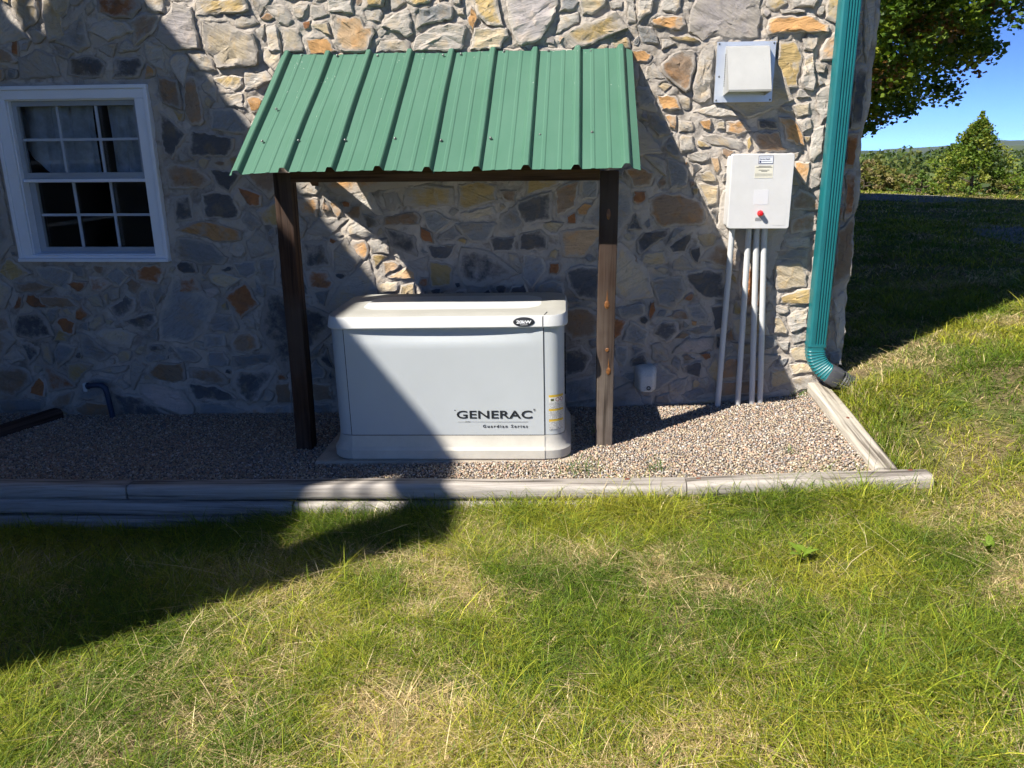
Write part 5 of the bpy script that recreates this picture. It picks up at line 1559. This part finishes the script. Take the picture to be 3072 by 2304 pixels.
# ------------------------------------------------------------------ small fittings on the wall
M['cover'] = plain('speckled_plastic', (.62,.62,.58), .6, 0, .15, 120, .1)
oc = tag(empty('outlet_cover', (.432, -.01, .225)), 'small grey plastic cover with a round black hole low on the stone wall', 'outlet cover')
def oring(w, h, r, y, dz=0): return [(x, y, z+dz) for x, z in rrect(w, h, r, 5)]
MB().loft([oring(.07,.085,.02,-.092,-.020), oring(.085,.105,.024,-.086,-.014), oring(.118,.150,.034,-.050,-.002), oring(.128,.160,.036,-.012), oring(.132,.162,.036,.015)]).build('shell', M['cover'], oc, sm=R(40))
MB().loft([[(.012+r_*math.cos(2*math.pi*i/16), y_, -.040+r_*math.sin(2*math.pi*i/16)) for i in range(16)] for r_, y_ in ((.0125,-.088),(.0125,-.097),(.007,-.097),(.007,-.090))]).build('hole_rim', M['black'], oc, sm=R(30))
wp = tag(empty('water_pipe', (-2.93, -.075, -.08)), 'dark upright water pipe with pale tap end below the window', 'pipe')
M['pipe'] = plain('pipe_dark', (.030,.050,.095), .4, .2)
MB().tube([(.012,0,-.06),(.004,0,.06),(-.004,0,.17),(-.010,0,.208),(-.032,0,.226),(-.070,0,.228),(-.118,0,.222)], [.017,.017,.0165,.0185,.0185,.0165,.0165], 12).build('pipe_run', M['pipe'], wp, sm=R(50))
MB().tube([(-.118,0,.222),(-.128,0,.221)], .022, 12).build('collar', M['pipe'], wp, sm=R(50))
M['tap'] = plain('tap_pale', (.52,.58,.60), .4)
MB().box(-.150,-.124,-.016,.016,.186,.242).build('tap_end', M['tap'], wp, bevel=.006)

# ------------------------------------------------------------------ landscape timbers
M['timber'] = wood_mat('timber_grey', (.15,.13,.115), (.54,.50,.455), 0, 30, (.40,.365,.325))
M['timber_y'] = wood_mat('timber_side', (.22,.19,.155), (.60,.55,.475), 0, 30, (.50,.465,.395))
M['timber_dark'] = wood_mat('timber_dark', (.035,.022,.018), (.11,.075,.06), 0, 16)
def timber_prof(w=.105, h=.082, fy=.27, fz=.34):
    P = []
    for (sy, sz, a0) in ((1,1,0),(-1,1,90),(-1,-1,180),(1,-1,270)):
        for k in range(6):
            a = R(a0+90*k/5); ry, rz = w*fy, h*fz
            P.append((sy*(w/2-ry)+ry*math.cos(a), sz*(h/2-rz)+rz*math.sin(a)))
    return P
def timber(p0, p1, label, mat, seed, nails=(), prof=None):
    """p0, p1: centre points of the two ends; the mesh runs along local x"""
    p0, p1 = Vector(p0), Vector(p1); d = p1-p0; L = d.length
    n = max(6, int(L/.06)); rings = []; rs_ = np.random.RandomState(seed)
    for k in range(n+1):
        x = L*k/n; s_ = 1 - (.035 if k in (0, n) else 0)
        dy, dz = .004*math.sin(x*2.1+seed), .0035*math.sin(x*3.3+seed*2)
        rings.append([(x, y*s_*(1+rs_.uniform(-.022,.022))+dy, z*s_*(1+rs_.uniform(-.022,.022))+dz) for y, z in (prof or timber_prof())])
    o = MB().loft([list(reversed(r_)) for r_ in rings]).build('landscape_timber', mat, None, sm=R(45))
    u = d.normalized(); s_ = Vector((0,0,1)).cross(u).normalized(); w = u.cross(s_)
    o.matrix_world = Matrix(((u.x,s_.x,w.x,p0.x),(u.y,s_.y,w.y,p0.y),(u.z,s_.z,w.z,p0.z),(0,0,0,1)))
    for (x, y) in nails:
        nl = link('nail_head', nail_me, None, o); nl.location = (x, y, .0405); nl.scale = (1.6, 1.0, 1)
    return tag(o, label, 'timber', 'landscape timbers edging the gravel bed')
M['rust'] = plain('rusty_nail', (.17,.055,.028), .8, 0, .3, 80)
nail_me = bpy.data.meshes.new('nail_head')
_k = MB().loft([[(r_*math.cos(2*math.pi*i/10), r_*math.sin(2*math.pi*i/10), z_) for i in range(10)] for r_, z_ in ((.008,-.004),(.008,.0015),(.005,.0025))])
nail_me.from_pydata(_k.v, [], _k.f); nail_me.update(); nail_me.materials.append(M['rust'])
def zc(x, row=0): return float(zlog(x)) - .041 - .081*row
YC = -1.160
J1, J2, J3 = -2.19, .530, 1.635
timber((-4.5,YC,zc(-4.5)), (J1-.003,YC,zc(J1)), 'top edging timber at the left, in shade below the window', M['timber'], 1, ((2.0,.01),))
timber((J1+.003,YC+.004,zc(J1)), (J2-.002,YC-.004,zc(J2)), 'long top edging timber in front of the generator, half in shade', M['timber'], 2, ((1.05,.012),(1.12,-.004),(2.45,.016)))
timber((J2+.002,YC-.003,zc(J2)+.001), (J3,YC+.035,zc(J3)), 'sunlit top edging timber at the right end of the bed', M['timber'], 3, ((.06,.012),(.36,.0),(1.03,.02)))
timber((-4.5,YC-.016,zc(-4.5,1)), (-1.35,YC-.018,zc(-1.35,1)), 'second row edging timber in shade, left part', M['timber'], 4)
timber((-1.34,YC-.016,zc(-1.34,1)), (.62,YC-.010,zc(.62,1)-.01), 'second row edging timber half buried in grass before the generator', M['timber'], 5)
timber((-4.5,YC-.030,zc(-4.5,2)), (-1.10,YC-.030,zc(-1.10,2)), 'lowest edging timber at the left, partly buried in the grass', M['timber'], 6)
timber((1.438,.02,.165), (1.452,-1.105,.082), 'side edging timber running from the house corner to the front', M['timber_y'], 7, ((.55,.01),), timber_prof(.108,.082,.12,.16))
timber((-3.30,-.06,-.055), (-3.62,-.95,-.045), 'dark old timber at the left edge of the gravel', M['timber_dark'], 8)
# ------------------------------------------------------------------ gravel pebbles
def rot_rand(n, rs):
    q = rs.normal(size=(n, 4)); q /= np.linalg.norm(q, axis=1)[:, None]
    w, x, y, z = q.T
    return np.stack((np.stack((1-2*(y*y+z*z), 2*(x*y-z*w), 2*(x*z+y*w)), -1), np.stack((2*(x*y+z*w), 1-2*(x*x+z*z), 2*(y*z-x*w)), -1),
                     np.stack((2*(x*z-y*w), 2*(y*z+x*w), 1-2*(x*x+y*y)), -1)), 1)
def pebbles():
    s = .0110
    gx = np.arange(-4.2, 1.47, s); gy = np.arange(-1.115, .012, s)
    X, Y = np.meshgrid(gx, gy); X = X.ravel(); Y = Y.ravel(); n = len(X)
    X = X + RNG.uniform(-.55, .55, n)*s; Y = Y + RNG.uniform(-.55, .55, n)*s
    k = ~((X > -1.30) & (X < -.02) & (Y > -.86) & (Y < -.2)) & ~((X < -3.75) & (Y < -.2))
    X, Y = X[k], Y[k]; n = len(X)
    t = (1+5**.5)/2
    ico = np.array([(-1,t,0),(1,t,0),(-1,-t,0),(1,-t,0),(0,-1,t),(0,1,t),(0,-1,-t),(0,1,-t),(t,0,-1),(t,0,1),(-t,0,-1),(-t,0,1)], float)/math.hypot(1,t)
    fi = np.array([(0,11,5),(0,5,1),(0,1,7),(0,7,10),(0,10,11),(1,5,9),(5,11,4),(11,10,2),(10,7,6),(7,1,8),(3,9,4),(3,4,2),(3,2,6),(3,6,8),(3,8,9),(4,9,5),(2,4,11),(6,2,10),(8,6,7),(9,8,1)])
    r = .0042 + .0044*RNG.beta(1.6, 3.0, n)
    big = RNG.rand(n) < .02; r[big] *= 1.45
    sc = r[:, None]*np.stack((RNG.uniform(.85,1.45,n), RNG.uniform(.75,1.15,n), RNG.uniform(.5,.85,n)), -1)
    Rm = rot_rand(n, RNG)
    # keep pebbles mostly lying flat: blend towards yaw-only
    V = ico[None]*(1+RNG.uniform(-.16,.16,(n,12,1)))*sc[:, None]
    V = np.einsum('nij,nkj->nki', Rm, V); V[:, :, 2] *= .8
    Z = gravel_z(X, Y) + r*.25 + .006*(fbm(X*6, Y*6, 77)-.5) + RNG.uniform(-.002, .003, n)
    V += np.stack((X, Y, Z), -1)[:, None]
    pal = np.array([(.50,.41,.30),(.60,.53,.43),(.42,.31,.22),(.33,.28,.25),(.52,.36,.27),(.24,.22,.21),(.66,.62,.55),(.46,.29,.20),(.38,.36,.35),(.55,.46,.30)])
    pr = np.array([.2,.13,.14,.13,.10,.08,.05,.05,.07,.05]); pr /= pr.sum()
    C = pal[RNG.choice(10, n, p=pr)]*RNG.uniform(.62, 1.05, (n,1))
    F = (np.arange(n)[:, None, None]*12 + fi[None]).reshape(-1, 3)
    return np_mesh('gravel', V.reshape(-1,3), F, 3, np.repeat(C, 12, 0), True)
M['pebble'] = vcol_mat('pebble', .8, .25)
tag(link('gravel', pebbles(), M['pebble']), 'tan and grey pea gravel filling the timber edged bed', 'gravel', kind='stuff')

# ------------------------------------------------------------------ grass
def blades(X, Y, H, lean, width, col, seg, az=None):
    n = len(X); Z = lawn_z(X, Y) - .004
    az = RNG.uniform(0, 2*np.pi, n) if az is None else az
    dx, dy = np.cos(az), np.sin(az); px, py = -dy, dx
    ts = [0, .38, .74, 1.0] if seg == 3 else [0, .55, 1.0]
    V = []; 
    droop = RNG.uniform(.1, .75, n)
    for t in ts:
        f = lean*H*t**1.6
        x = X + dx*f; y = Y + dy*f; z = Z + H*(t - droop*.55*t*t)
        w = width*(1-.35*t)*.5
        if t < 1: V += [np.stack((x-px*w, y-py*w, z), -1), np.stack((x+px*w, y+py*w, z), -1)]
        else: V.append(np.stack((x, y, z), -1))
    nv = len(V); V = np.stack(V, 1).reshape(-1, 3)
    b = np.arange(n)[:, None]*nv
    Fq = []
    for k in range(len(ts)-2): Fq += [b+2*k, b+2*k+1, b+2*k+3, b+2*k, b+2*k+3, b+2*k+2]
    e = 2*(len(ts)-2); Fq += [b+e, b+e+1, b+e+2]
    F = np.concatenate(Fq, 1).reshape(-1, 3)
    return V, F, np.repeat(col, nv, 0)
def grass_color(X, Y, straw_p):
    n = len(X)
    gr = np.array([(.092,.155,.014),(.168,.228,.020),(.255,.295,.026),(.365,.355,.042),(.105,.165,.034)])
    st = np.array([(.62,.49,.27),(.53,.41,.21),(.43,.33,.16),(.70,.59,.35)])
    hue = np.clip(fbm(X*2.1+9, Y*2.1, 51)*1.5-.25 + RNG.normal(0,.22,n), 0, .999)
    G = gr[(hue*4).astype(int)]; k5 = RNG.rand(n) < .12; G[k5] = gr[4]
    S = st[RNG.randint(0, 4, n)]
    isst = RNG.rand(n) < straw_p
    C = np.where(isst[:, None], S, G)*np.clip(RNG.lognormal(0, .34, (n,1)), .4, 1.9)
    return C, isst
def lawn_ok(x, y):
    inbed = (x > -4.5) & (x < 1.50) & (y > -1.222)
    inbed |= (x > -4.5) & (x < 1.66) & (y > -1.232) & (y < -1.06)
    house_ = (y > -.02) & (x < 1.60)
    pit = ((x-1.665)**2/.013 + (y+.125)**2/.0075) < 1
    pipe_ = (x > 1.42) & (x < 1.70) & (y > -.18) & (y < -.02)
    vis = (x < .585*(y+4.63)+1.1) & (x > -.86*(y+4.63)-.8)
    return ~inbed & ~house_ & ~pit & ~pipe_ & vis
def grass():
    VV, FF, CC = [], [], []; off = 0
    def emit(V, F, C):
        nonlocal off
        VV.append(V); FF.append(F+off); CC.append(C); off += len(V)
    for (x0,x1,y0,y1,dens,seg) in ((-3.9,3.4,-3.40,-1.0,49000,2),(1.45,5.0,-1.6,2.2,16500,2),(1.6,8.5,2.2,7.5,3000,2),(1.6,13.5,7.5,17.5,620,2)):
        n = int((x1-x0)*(y1-y0)*dens)
        X = RNG.uniform(x0, x1, n); Y = RNG.uniform(y0, y1, n)
        cl = fbm(X*5.5, Y*5.5, 61)
        d = np.hypot(X, Y+4.63)
        pk = np.clip(.45 + 1.1*(cl-.35), .25, 1)
        if dens == 49000: pk = pk*np.clip((3.1/np.maximum(d, 1.5))**1.1, .3, 1); pk = np.where((X > 1.45) & (Y > -1.6), 0, pk)
        pk = pk*(1-.75*drive_mask(X, Y))
        k = lawn_ok(X, Y) & (RNG.rand(n) < pk)
        X, Y, cl, d = X[k], Y[k], cl[k], d[k]; n = len(X)
        p = fbm(X*2.4+3, Y*2.9, 71, 4); p2 = fbm(X*9, Y*9, 81)
        straw = np.clip(.27 + 2.6*(p-.5) + 1.5*(p2-.5), .08, .82)
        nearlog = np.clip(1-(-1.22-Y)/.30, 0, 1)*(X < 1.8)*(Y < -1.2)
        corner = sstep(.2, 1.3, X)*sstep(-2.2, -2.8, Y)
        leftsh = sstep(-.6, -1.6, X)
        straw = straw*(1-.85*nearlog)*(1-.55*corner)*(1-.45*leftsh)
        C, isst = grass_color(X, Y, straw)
        H = RNG.gamma(5, 1, n)/5*(.025+.033*cl)
        H *= 1 + .75*nearlog + .35*corner
        H[isst] *= .62
        lean = RNG.gamma(2.2, .55, n)*1.05 + .25
        lean[isst] *= 1.7
        H *= np.interp(d, [0, 7, 14, 25], [1, 1, 1.15, 1.3])
        width = RNG.uniform(.0011, .0027, n)*np.interp(d, [0, 3, 8, 16], [1, 1.05, 2.6, 5.5])*(1+.6*corner)
        width[RNG.rand(n) < .03] *= 1.9
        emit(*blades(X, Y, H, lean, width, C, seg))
    # long loose blades
    n = 700; X = RNG.uniform(-2.6, 3.2, n); Y = RNG.uniform(-3.2, -1.23, n); k = lawn_ok(X, Y); X, Y = X[k], Y[k]; n = len(X)
    C, isst = grass_color(X, Y, np.full(n, .10)); emit(*blades(X, Y, RNG.uniform(.07,.14,n), RNG.uniform(.4,1.5,n), RNG.uniform(.0022,.0042,n), C, 3))
    # fringe hanging over the timbers
    n = 900; X = RNG.uniform(-3.4, 1.7, n); Y = RNG.uniform(-1.30, -1.225, n); C, isst = grass_color(X, Y, np.full(n, .12))
    emit(*blades(X, Y, RNG.uniform(.07,.17,n), RNG.uniform(.2,1.0,n), RNG.uniform(.002,.0036,n), C, 3))
    n = 1300; Y = RNG.uniform(-1.1, -.1, n); X = 1.515+RNG.gamma(1.5,.05,n); C, isst = grass_color(X, Y, np.full(n, .12)); k = lawn_ok(X, Y)
    emit(*blades(X[k], Y[k], RNG.uniform(.06,.13,k.sum()), RNG.uniform(.2,1.0,k.sum()), RNG.uniform(.002,.0036,k.sum()), C[k], 3))
    return np_mesh('grass', np.concatenate(VV), np.concatenate(FF), 3, np.concatenate(CC))
M['grass'] = leaf_mat('grass_blade', .30, .6)
tag(link('grass', grass(), M['grass']), 'rough lawn grass, green with straw coloured dry patches', 'grass', kind='stuff')

# weeds in the gravel and broad leaves in the lawn
def tuft(name, loc, n, h, label, cat='weed', broad=False, spread=.04):
    VV, FF, CC = [], [], []; off = 0
    for k in range(n):
        az = RNG.uniform(0, 6.283); H = h*RNG.uniform(.6, 1.15); ln = RNG.uniform(.35, 1.3)
        w = RNG.uniform(.0022, .004) if not broad else RNG.uniform(.020, .034)
        px, py = -math.sin(az), math.cos(az); o = RNG.normal(0, spread*.4, 2)
        vs = []
        prof = ((0,.35),(.35,.9),(.65,1.0),(.86,.65),(1,.02)) if broad else ((0,1),(.4,.9),(.75,.6),(1,.05))
        for t, ww in prof:
            f = ln*H*t**1.5; z = H*(t-.35*t*t)
            for s_ in (-1, 1): vs.append((o[0]+math.cos(az)*f+px*w*ww*.5*s_, o[1]+math.sin(az)*f+py*w*ww*.5*s_, z+(abs(s_)*.12*w*ww if broad else 0)))
        m_ = len(prof); VV += vs
        for i in range(m_-1): FF.append((off+2*i, off+2*i+1, off+2*i+3, off+2*i+2))
        c = np.array((.09,.17,.025))*RNG.uniform(.7,1.4) if not broad else np.array((.20,.30,.035))*RNG.uniform(.8,1.2)
        CC += [c]*len(vs); off += len(vs)
    me = np_mesh(name, np.array(VV), np.array(FF), 4, np.array(CC))
    o_ = link(name, me, M['grass']); o_.location = loc
    return tag(o_, label, cat)
def gl(x, y): return (x, y, float(gravel_z(x, y)))
tuft('grass_tuft', gl(.03,-1.02), 60, .075, 'grass tuft growing in the gravel beside the generator slab corner', 'grass tuft', spread=.12)
tuft('weed', gl(.405,-1.01), 26, .085, 'feathery green weed in the gravel right of the grass tuft', spread=.06)
tuft('weed', gl(1.08,-.83), 20, .05, 'small green weed in the sunlit gravel near the side timber', spread=.06)
tuft('weed', gl(-.30,-.985), 26, .026, 'low green weed along the front edge of the slab', spread=.2)
tuft('weed', gl(1.33,-.05), 24, .055, 'yellow green weed at the foot of the wall by the side timber', spread=.06)
tuft('weed', gl(.13,-.46), 16, .07, 'dark weed in the shade behind the right post', spread=.05)
tuft('plantain', (.905,-1.80,float(lawn_z(.905,-1.80))+.02), 6, .055, 'broad leaved weed with bright leaves in the sunny lawn', 'weed', True, .03)
tuft('plantain', (1.60,-1.78,float(lawn_z(1.60,-1.78))+.02), 4, .05, 'small broad leaved weed in the dry patch of lawn at the right', 'weed', True, .03)
tuft('plantain', (1.57,-.14,float(lawn_z(1.57,-.2))+.0), 5, .05, 'little leafy weed beneath the drain adapter', 'weed', True, .02)

# ------------------------------------------------------------------ trees and far country
M['leaf'] = leaf_mat('leaf', .35, .5)
M['bark'] = wood_mat('bark', (.05,.04,.03), (.16,.13,.10), 2, 14)
def leaf_cloud(cent, rad, nper, size, cols, rs, flat=.5):
    """leaves round cluster centres: each leaf two triangles bent along the middle"""
    n = len(cent)*nper
    c = np.repeat(cent, nper, 0); rr = np.repeat(rad, nper)
    p = rs.normal(size=(n,3)); p /= np.linalg.norm(p, axis=1)[:, None]; p = c + p*(rs.rand(n)**.5*rr)[:, None]*np.array((1,1,.8))
    Rm = rot_rand(n, rs); s = size*rs.uniform(.6, 1.25, n)
    base = np.array([(-.5,0,0),(-.05,.46,.12),(.5,0,0),(-.05,-.46,.12),(.12,.30,.0),(.12,-.30,.0)])
    V = np.einsum('nij,kj->nki', Rm, base[:4])*s[:, None, None]
    V[:, :, 2] *= flat
    V += p[:, None]
    F = (np.arange(n)[:, None, None]*4 + np.array([(0,1,2),(0,2,3)])[None]).reshape(-1,3)
    ci = np.repeat(cols, nper, 0)*rs.uniform(.7, 1.3, (n,1))
    return V.reshape(-1,3), F, np.repeat(ci, 4, 0)
rs = np.random.RandomState(21)
def maple():
    root = tag(empty('maple_tree', (8.5, 24.6, .0)), 'big maple with green leaves and some red ones behind the house corner', 'tree')
    C0 = np.array((0, 0, 6.2)); nC = 1700
    q = rs.normal(size=(nC,3)); q /= np.linalg.norm(q, axis=1)[:, None]
    r = rs.uniform(.35, 1.0, nC)**.55
    lump = 1 + .14*(vn(q[:,0]*2.3+5, q[:,1]*2.3+q[:,2]*2.0, 3)-.5)*2
    ext = np.array((4.95, 5.0, 4.45)); c = C0 + q*(r*lump)[:, None]*ext
    up = c[:,2] > C0[2]; c[up, 2] = C0[2] + (c[up,2]-C0[2])*1.25
    cols = np.array([(.085,.150,.018),(.140,.200,.022),(.060,.110,.016),(.230,.260,.028)])[rs.choice(4, nC, p=[.35,.3,.2,.15])]
    red = (rs.rand(nC) < .55) & (c[:,2] > 7.0) & (c[:,0] < 2.2)
    cols[red] = np.array((.26,.035,.02)); olive = rs.rand(nC) < .10; cols[olive] = np.array((.20,.11,.03))
    V, F, C = leaf_cloud(c, rs.uniform(.35,.70,nC), 54, .18, cols, rs, .75)
    link('crown', np_mesh('crown', V, F, 3, C), M['leaf'], root)
    MB().tube([(0,0,-1.2),(.05,0,1.6),(0,.05,4.4),(.1,0,7.8)], [.38,.30,.24,.10], 10).build('trunk', M['bark'], root, sm=R(60))
    lm = MB()
    for k in range(11):
        a = k*2.4; z0 = 2.9+.42*k; L = rs.uniform(2.4,3.9)*(1-.03*k)
        lm.tube([(0,0,z0),(math.cos(a)*L*.5, math.sin(a)*L*.5, z0+.5),(math.cos(a)*L, math.sin(a)*L, z0+.75)], [.07,.045,.015], 6)
    lm.build('limbs', M['bark'], root)
maple()
def shrub(name, loc, h, w, label, cat, cols, nC=140, nper=34, size=.05, cone=True, group=None, stems=True):
    root = tag(empty(name, loc), label, cat, group)
    z = rs.rand(nC)**.8; a = rs.uniform(0, 6.283, nC)
    prof = (1-z)**.95 if cone else np.sqrt(np.clip(1-(2*z-1)**2, 0, 1))*.9+.1
    rr = w*prof*rs.uniform(.35, 1.15, nC)
    c = np.stack((rr*np.cos(a), rr*np.sin(a), h*(.06+.92*z)), -1)
    if cone:
        tip = np.stack((rs.normal(0,.02,8), rs.normal(0,.02,8), h*np.linspace(.86,1.10,8)), -1); c = np.concatenate((c, tip))
    cl = np.array(cols)[rs.randint(0, len(cols), len(c))]
    V, F, C = leaf_cloud(c, np.concatenate((rs.uniform(.09,.20,nC)*h/2.0*1.3, np.full(len(c)-nC, .05))), nper, size, cl, rs, .8)
    link('crown', np_mesh('crown', V, F, 3, C), M['leaf'], root)
    if stems:
        st = MB(); st.tube([(0,0,-.1),(0,0,h*.9)], [.05*h/2,.008], 6)
        for k in range(7):
            aa = k*1.7; zz = h*(.1+.1*k); st.tube([(0,0,zz),(math.cos(aa)*w*.7*(1-k/9), math.sin(aa)*w*.7*(1-k/9), zz+.1*h)], [.018,.005], 5)
        st.build('stem', M['bark'], root)
    return root
def gz_(x, y): return float(lawn_z(x, y)) - .03
GC = [(.100,.165,.022),(.150,.215,.026),(.070,.120,.018),(.23,.26,.040)]
shrub('juniper_tree', (8.66,14.0,gz_(8.66,14)), 1.62, 1.35, 'leafy cone shaped green tree standing alone beyond the shade', 'tree', GC, 230, 42, .060)
BR = [(.15,.24,.05),(.20,.29,.07),(.11,.18,.04)]
shrub('cedar_shrub', (10.15,14.4,gz_(10.15,14.4)), 1.05, .42, 'bright green feathery cedar at the right edge beside the cone shaped tree', 'shrub', BR, 70, 40, .045, group='young cedars')
shrub('cedar_shrub', (7.85,14.6,gz_(7.85,14.6)), .50, .62, 'low bright green cedar left of the cone shaped tree', 'shrub', BR, 50, 36, .045, group='young cedars')
shrub('cedar_shrub', (9.95,13.6,gz_(9.95,13.6)), .55, .40, 'small bright green cedar in the grass right of the cone shaped tree', 'shrub', BR, 40, 36, .045, group='young cedars')
OL = [(.18,.19,.045),(.23,.21,.065),(.14,.155,.035),(.32,.27,.13)]
BUSH = [(7.6,17.6,.72,1.1,'dull olive bush with bare twigs nearest the house corner'),(8.9,18.4,.62,1.2,'second olive bush from the house corner on the far side of the lawn'),
        (10.2,18.6,.62,1.3,'olive bush hidden partly behind the cone shaped tree'),(12.0,18.0,.75,1.3,'rounded olive bush right of the cone shaped tree, by the picture edge'),(8.0,19.2,1.0,1.0,'taller olive bush behind the first two at the far lawn edge')]
for (x, y, h, w, lab) in BUSH: shrub('bush', (x, y, gz_(x,y)-.1), h, w, lab, 'bush', OL, 90, 40, .085, False, 'bushes along the far lawn edge')
# bare twigs are drawn as thin stems rising from the first bushes
def forest():
    VV, FF, CC = [], [], []; off = 0
    n = 1700
    d = rs.uniform(75, 190, n); t = rs.uniform(.08, .80, n)
    x = t*d; y = d
    o = np.argsort(d)
    for i in o:
        z0 = float(lawn_z(x[i], y[i])); h = rs.uniform(5.0, 8.0) + .022*(d[i]-75)
        top = 1.9 + rs.uniform(-1.2, 1.1) - .3*(d[i] < 105)*3
        h = max(3.0, min(h+2.5, top-z0)); w = h*rs.uniform(.20,.30); k = 46
        tt = rs.rand(k)**.8; a = rs.uniform(0, 6.283, k); r = w*(1-tt)**.8*rs.uniform(.5,1.1,k)+.15
        cx, cy, cz = x[i]+r*np.cos(a), y[i]+r*np.sin(a), z0+h*(.04+.96*tt)
        s = (.75*(1-tt)+.25)*h*.16
        Rm = rot_rand(k, rs); tri = np.array([(-.6,-.35,0),(.6,-.35,0),(0,.7,0)])
        V = np.einsum('nij,kj->nki', Rm, tri)*s[:, None, None] + np.stack((cx,cy,cz),-1)[:, None]
        VV.append(V.reshape(-1,3)); FF.append(np.arange(3*k).reshape(-1,3)+off); off += 3*k
        base = np.array([(.085,.130,.030),(.110,.155,.036),(.140,.165,.045),(.065,.105,.030)])[rs.randint(4)]
        CC.append(np.repeat(base[None]*rs.uniform(.75,1.25,(k,1)), 3, 0))
    return np_mesh('wood', np.concatenate(VV), np.concatenate(FF), 3, np.concatenate(CC))
tag(link('wood', forest(), M['leaf']), 'distant mixed wood on the low ground under the mountain', 'wood', kind='stuff')
def ridge(name, dist, prof, depth, mat):
    ts = np.linspace(prof[0][0], prof[-1][0], 60); hs = np.interp(ts, [p[0] for p in prof], [p[1] for p in prof])
    hs = hs + (fbm(ts*60, ts*0, 5)-.5)*.0016
    vs = []; fs = []
    for t, h in zip(ts, hs):
        u = math.hypot(t, 1); X, Y = t*dist/u, dist/u-4.63
        for (f, dd) in ((1,0),(.6,-.10),(.25,-.20),(0,-.28)):
            vs.append((X*(1+dd), (Y+4.63)*(1+dd)-4.63, -20+(21.55+h*dist)*f))
    for i in range(len(ts)-1):
        for k in range(3): a = i*4+k; fs.append((a, a+4, a+5, a+1))
    o = MB().add(vs, fs).build(name, mat, None, sm=R(80)); return tag(o, kind='structure')
m, nt, b = new_mat('mountain_forest'); v = coords(nt, (.012,.012,.05))
nt.links.new(ramp(nt, noise(nt, v, 1.0, 6, .7), [(.3, (.030,.050,.020)), (.7, (.075,.100,.035))]), b.inputs['Base Color']); b.inputs['Roughness'].default_value = 1; M['mtn'] = m
ridge('mountain', 3100, [(.36,-.004),(.40,-.003),(.434,-.0011),(.452,.0010),(.485,.0046),(.515,.0034),(.60,.006),(.75,.008),(.95,.008)], .3, M['mtn'])
ridge('hill', 700, [(.42,-.010),(.47,-.006),(.50,-.0015),(.56,-.002),(.65,-.001),(.80,.001)], .3, M['mtn'])

# soil hole where the drain goes underground
M['soil'] = plain('dark_soil', (.020,.015,.011), 1, 0, .4, 40, .5)
hl = MB(); HR_ = []; PZ = float(lawn_z(1.665, -.125))+.004
for (r_, z_) in ((.098,.004),(.088,-.012),(.066,-.055),(.03,-.085)):
    HR_.append([(1.665+r_*1.15*math.cos(2*math.pi*i/20), -.125+r_*.85*math.sin(2*math.pi*i/20), float(lawn_z(1.665+r_*math.cos(2*math.pi*i/20), -.30))*0+PZ+z_) for i in range(20)])
hl.loft([list(reversed(q)) for q in HR_], True)
hl.f = [f for f in hl.f if len(f) == 4 or f[0] >= 60]
tag(hl.build('drain_hole', M['soil'], None, sm=R(60)), kind='structure')
# the air: a thin even haze from below the ground to above the far ridge
hz = MB().box(-3500, 3500, -2700, 3500, -24, 75)
m, nt, b = new_mat('haze_air'); nt.nodes.remove(b)
vol = N(nt, 'ShaderNodeVolumePrincipled'); vol.inputs['Color'].default_value = (.62,.76,1.0,1); vol.inputs['Density'].default_value = .00009; vol.inputs['Anisotropy'].default_value = .2
nt.links.new(vol.outputs[0], nt.nodes['Material Output'].inputs['Volume'])
tag(hz.build('haze', m, None), 'thin blue haze lying over the far country', 'haze', kind='stuff')
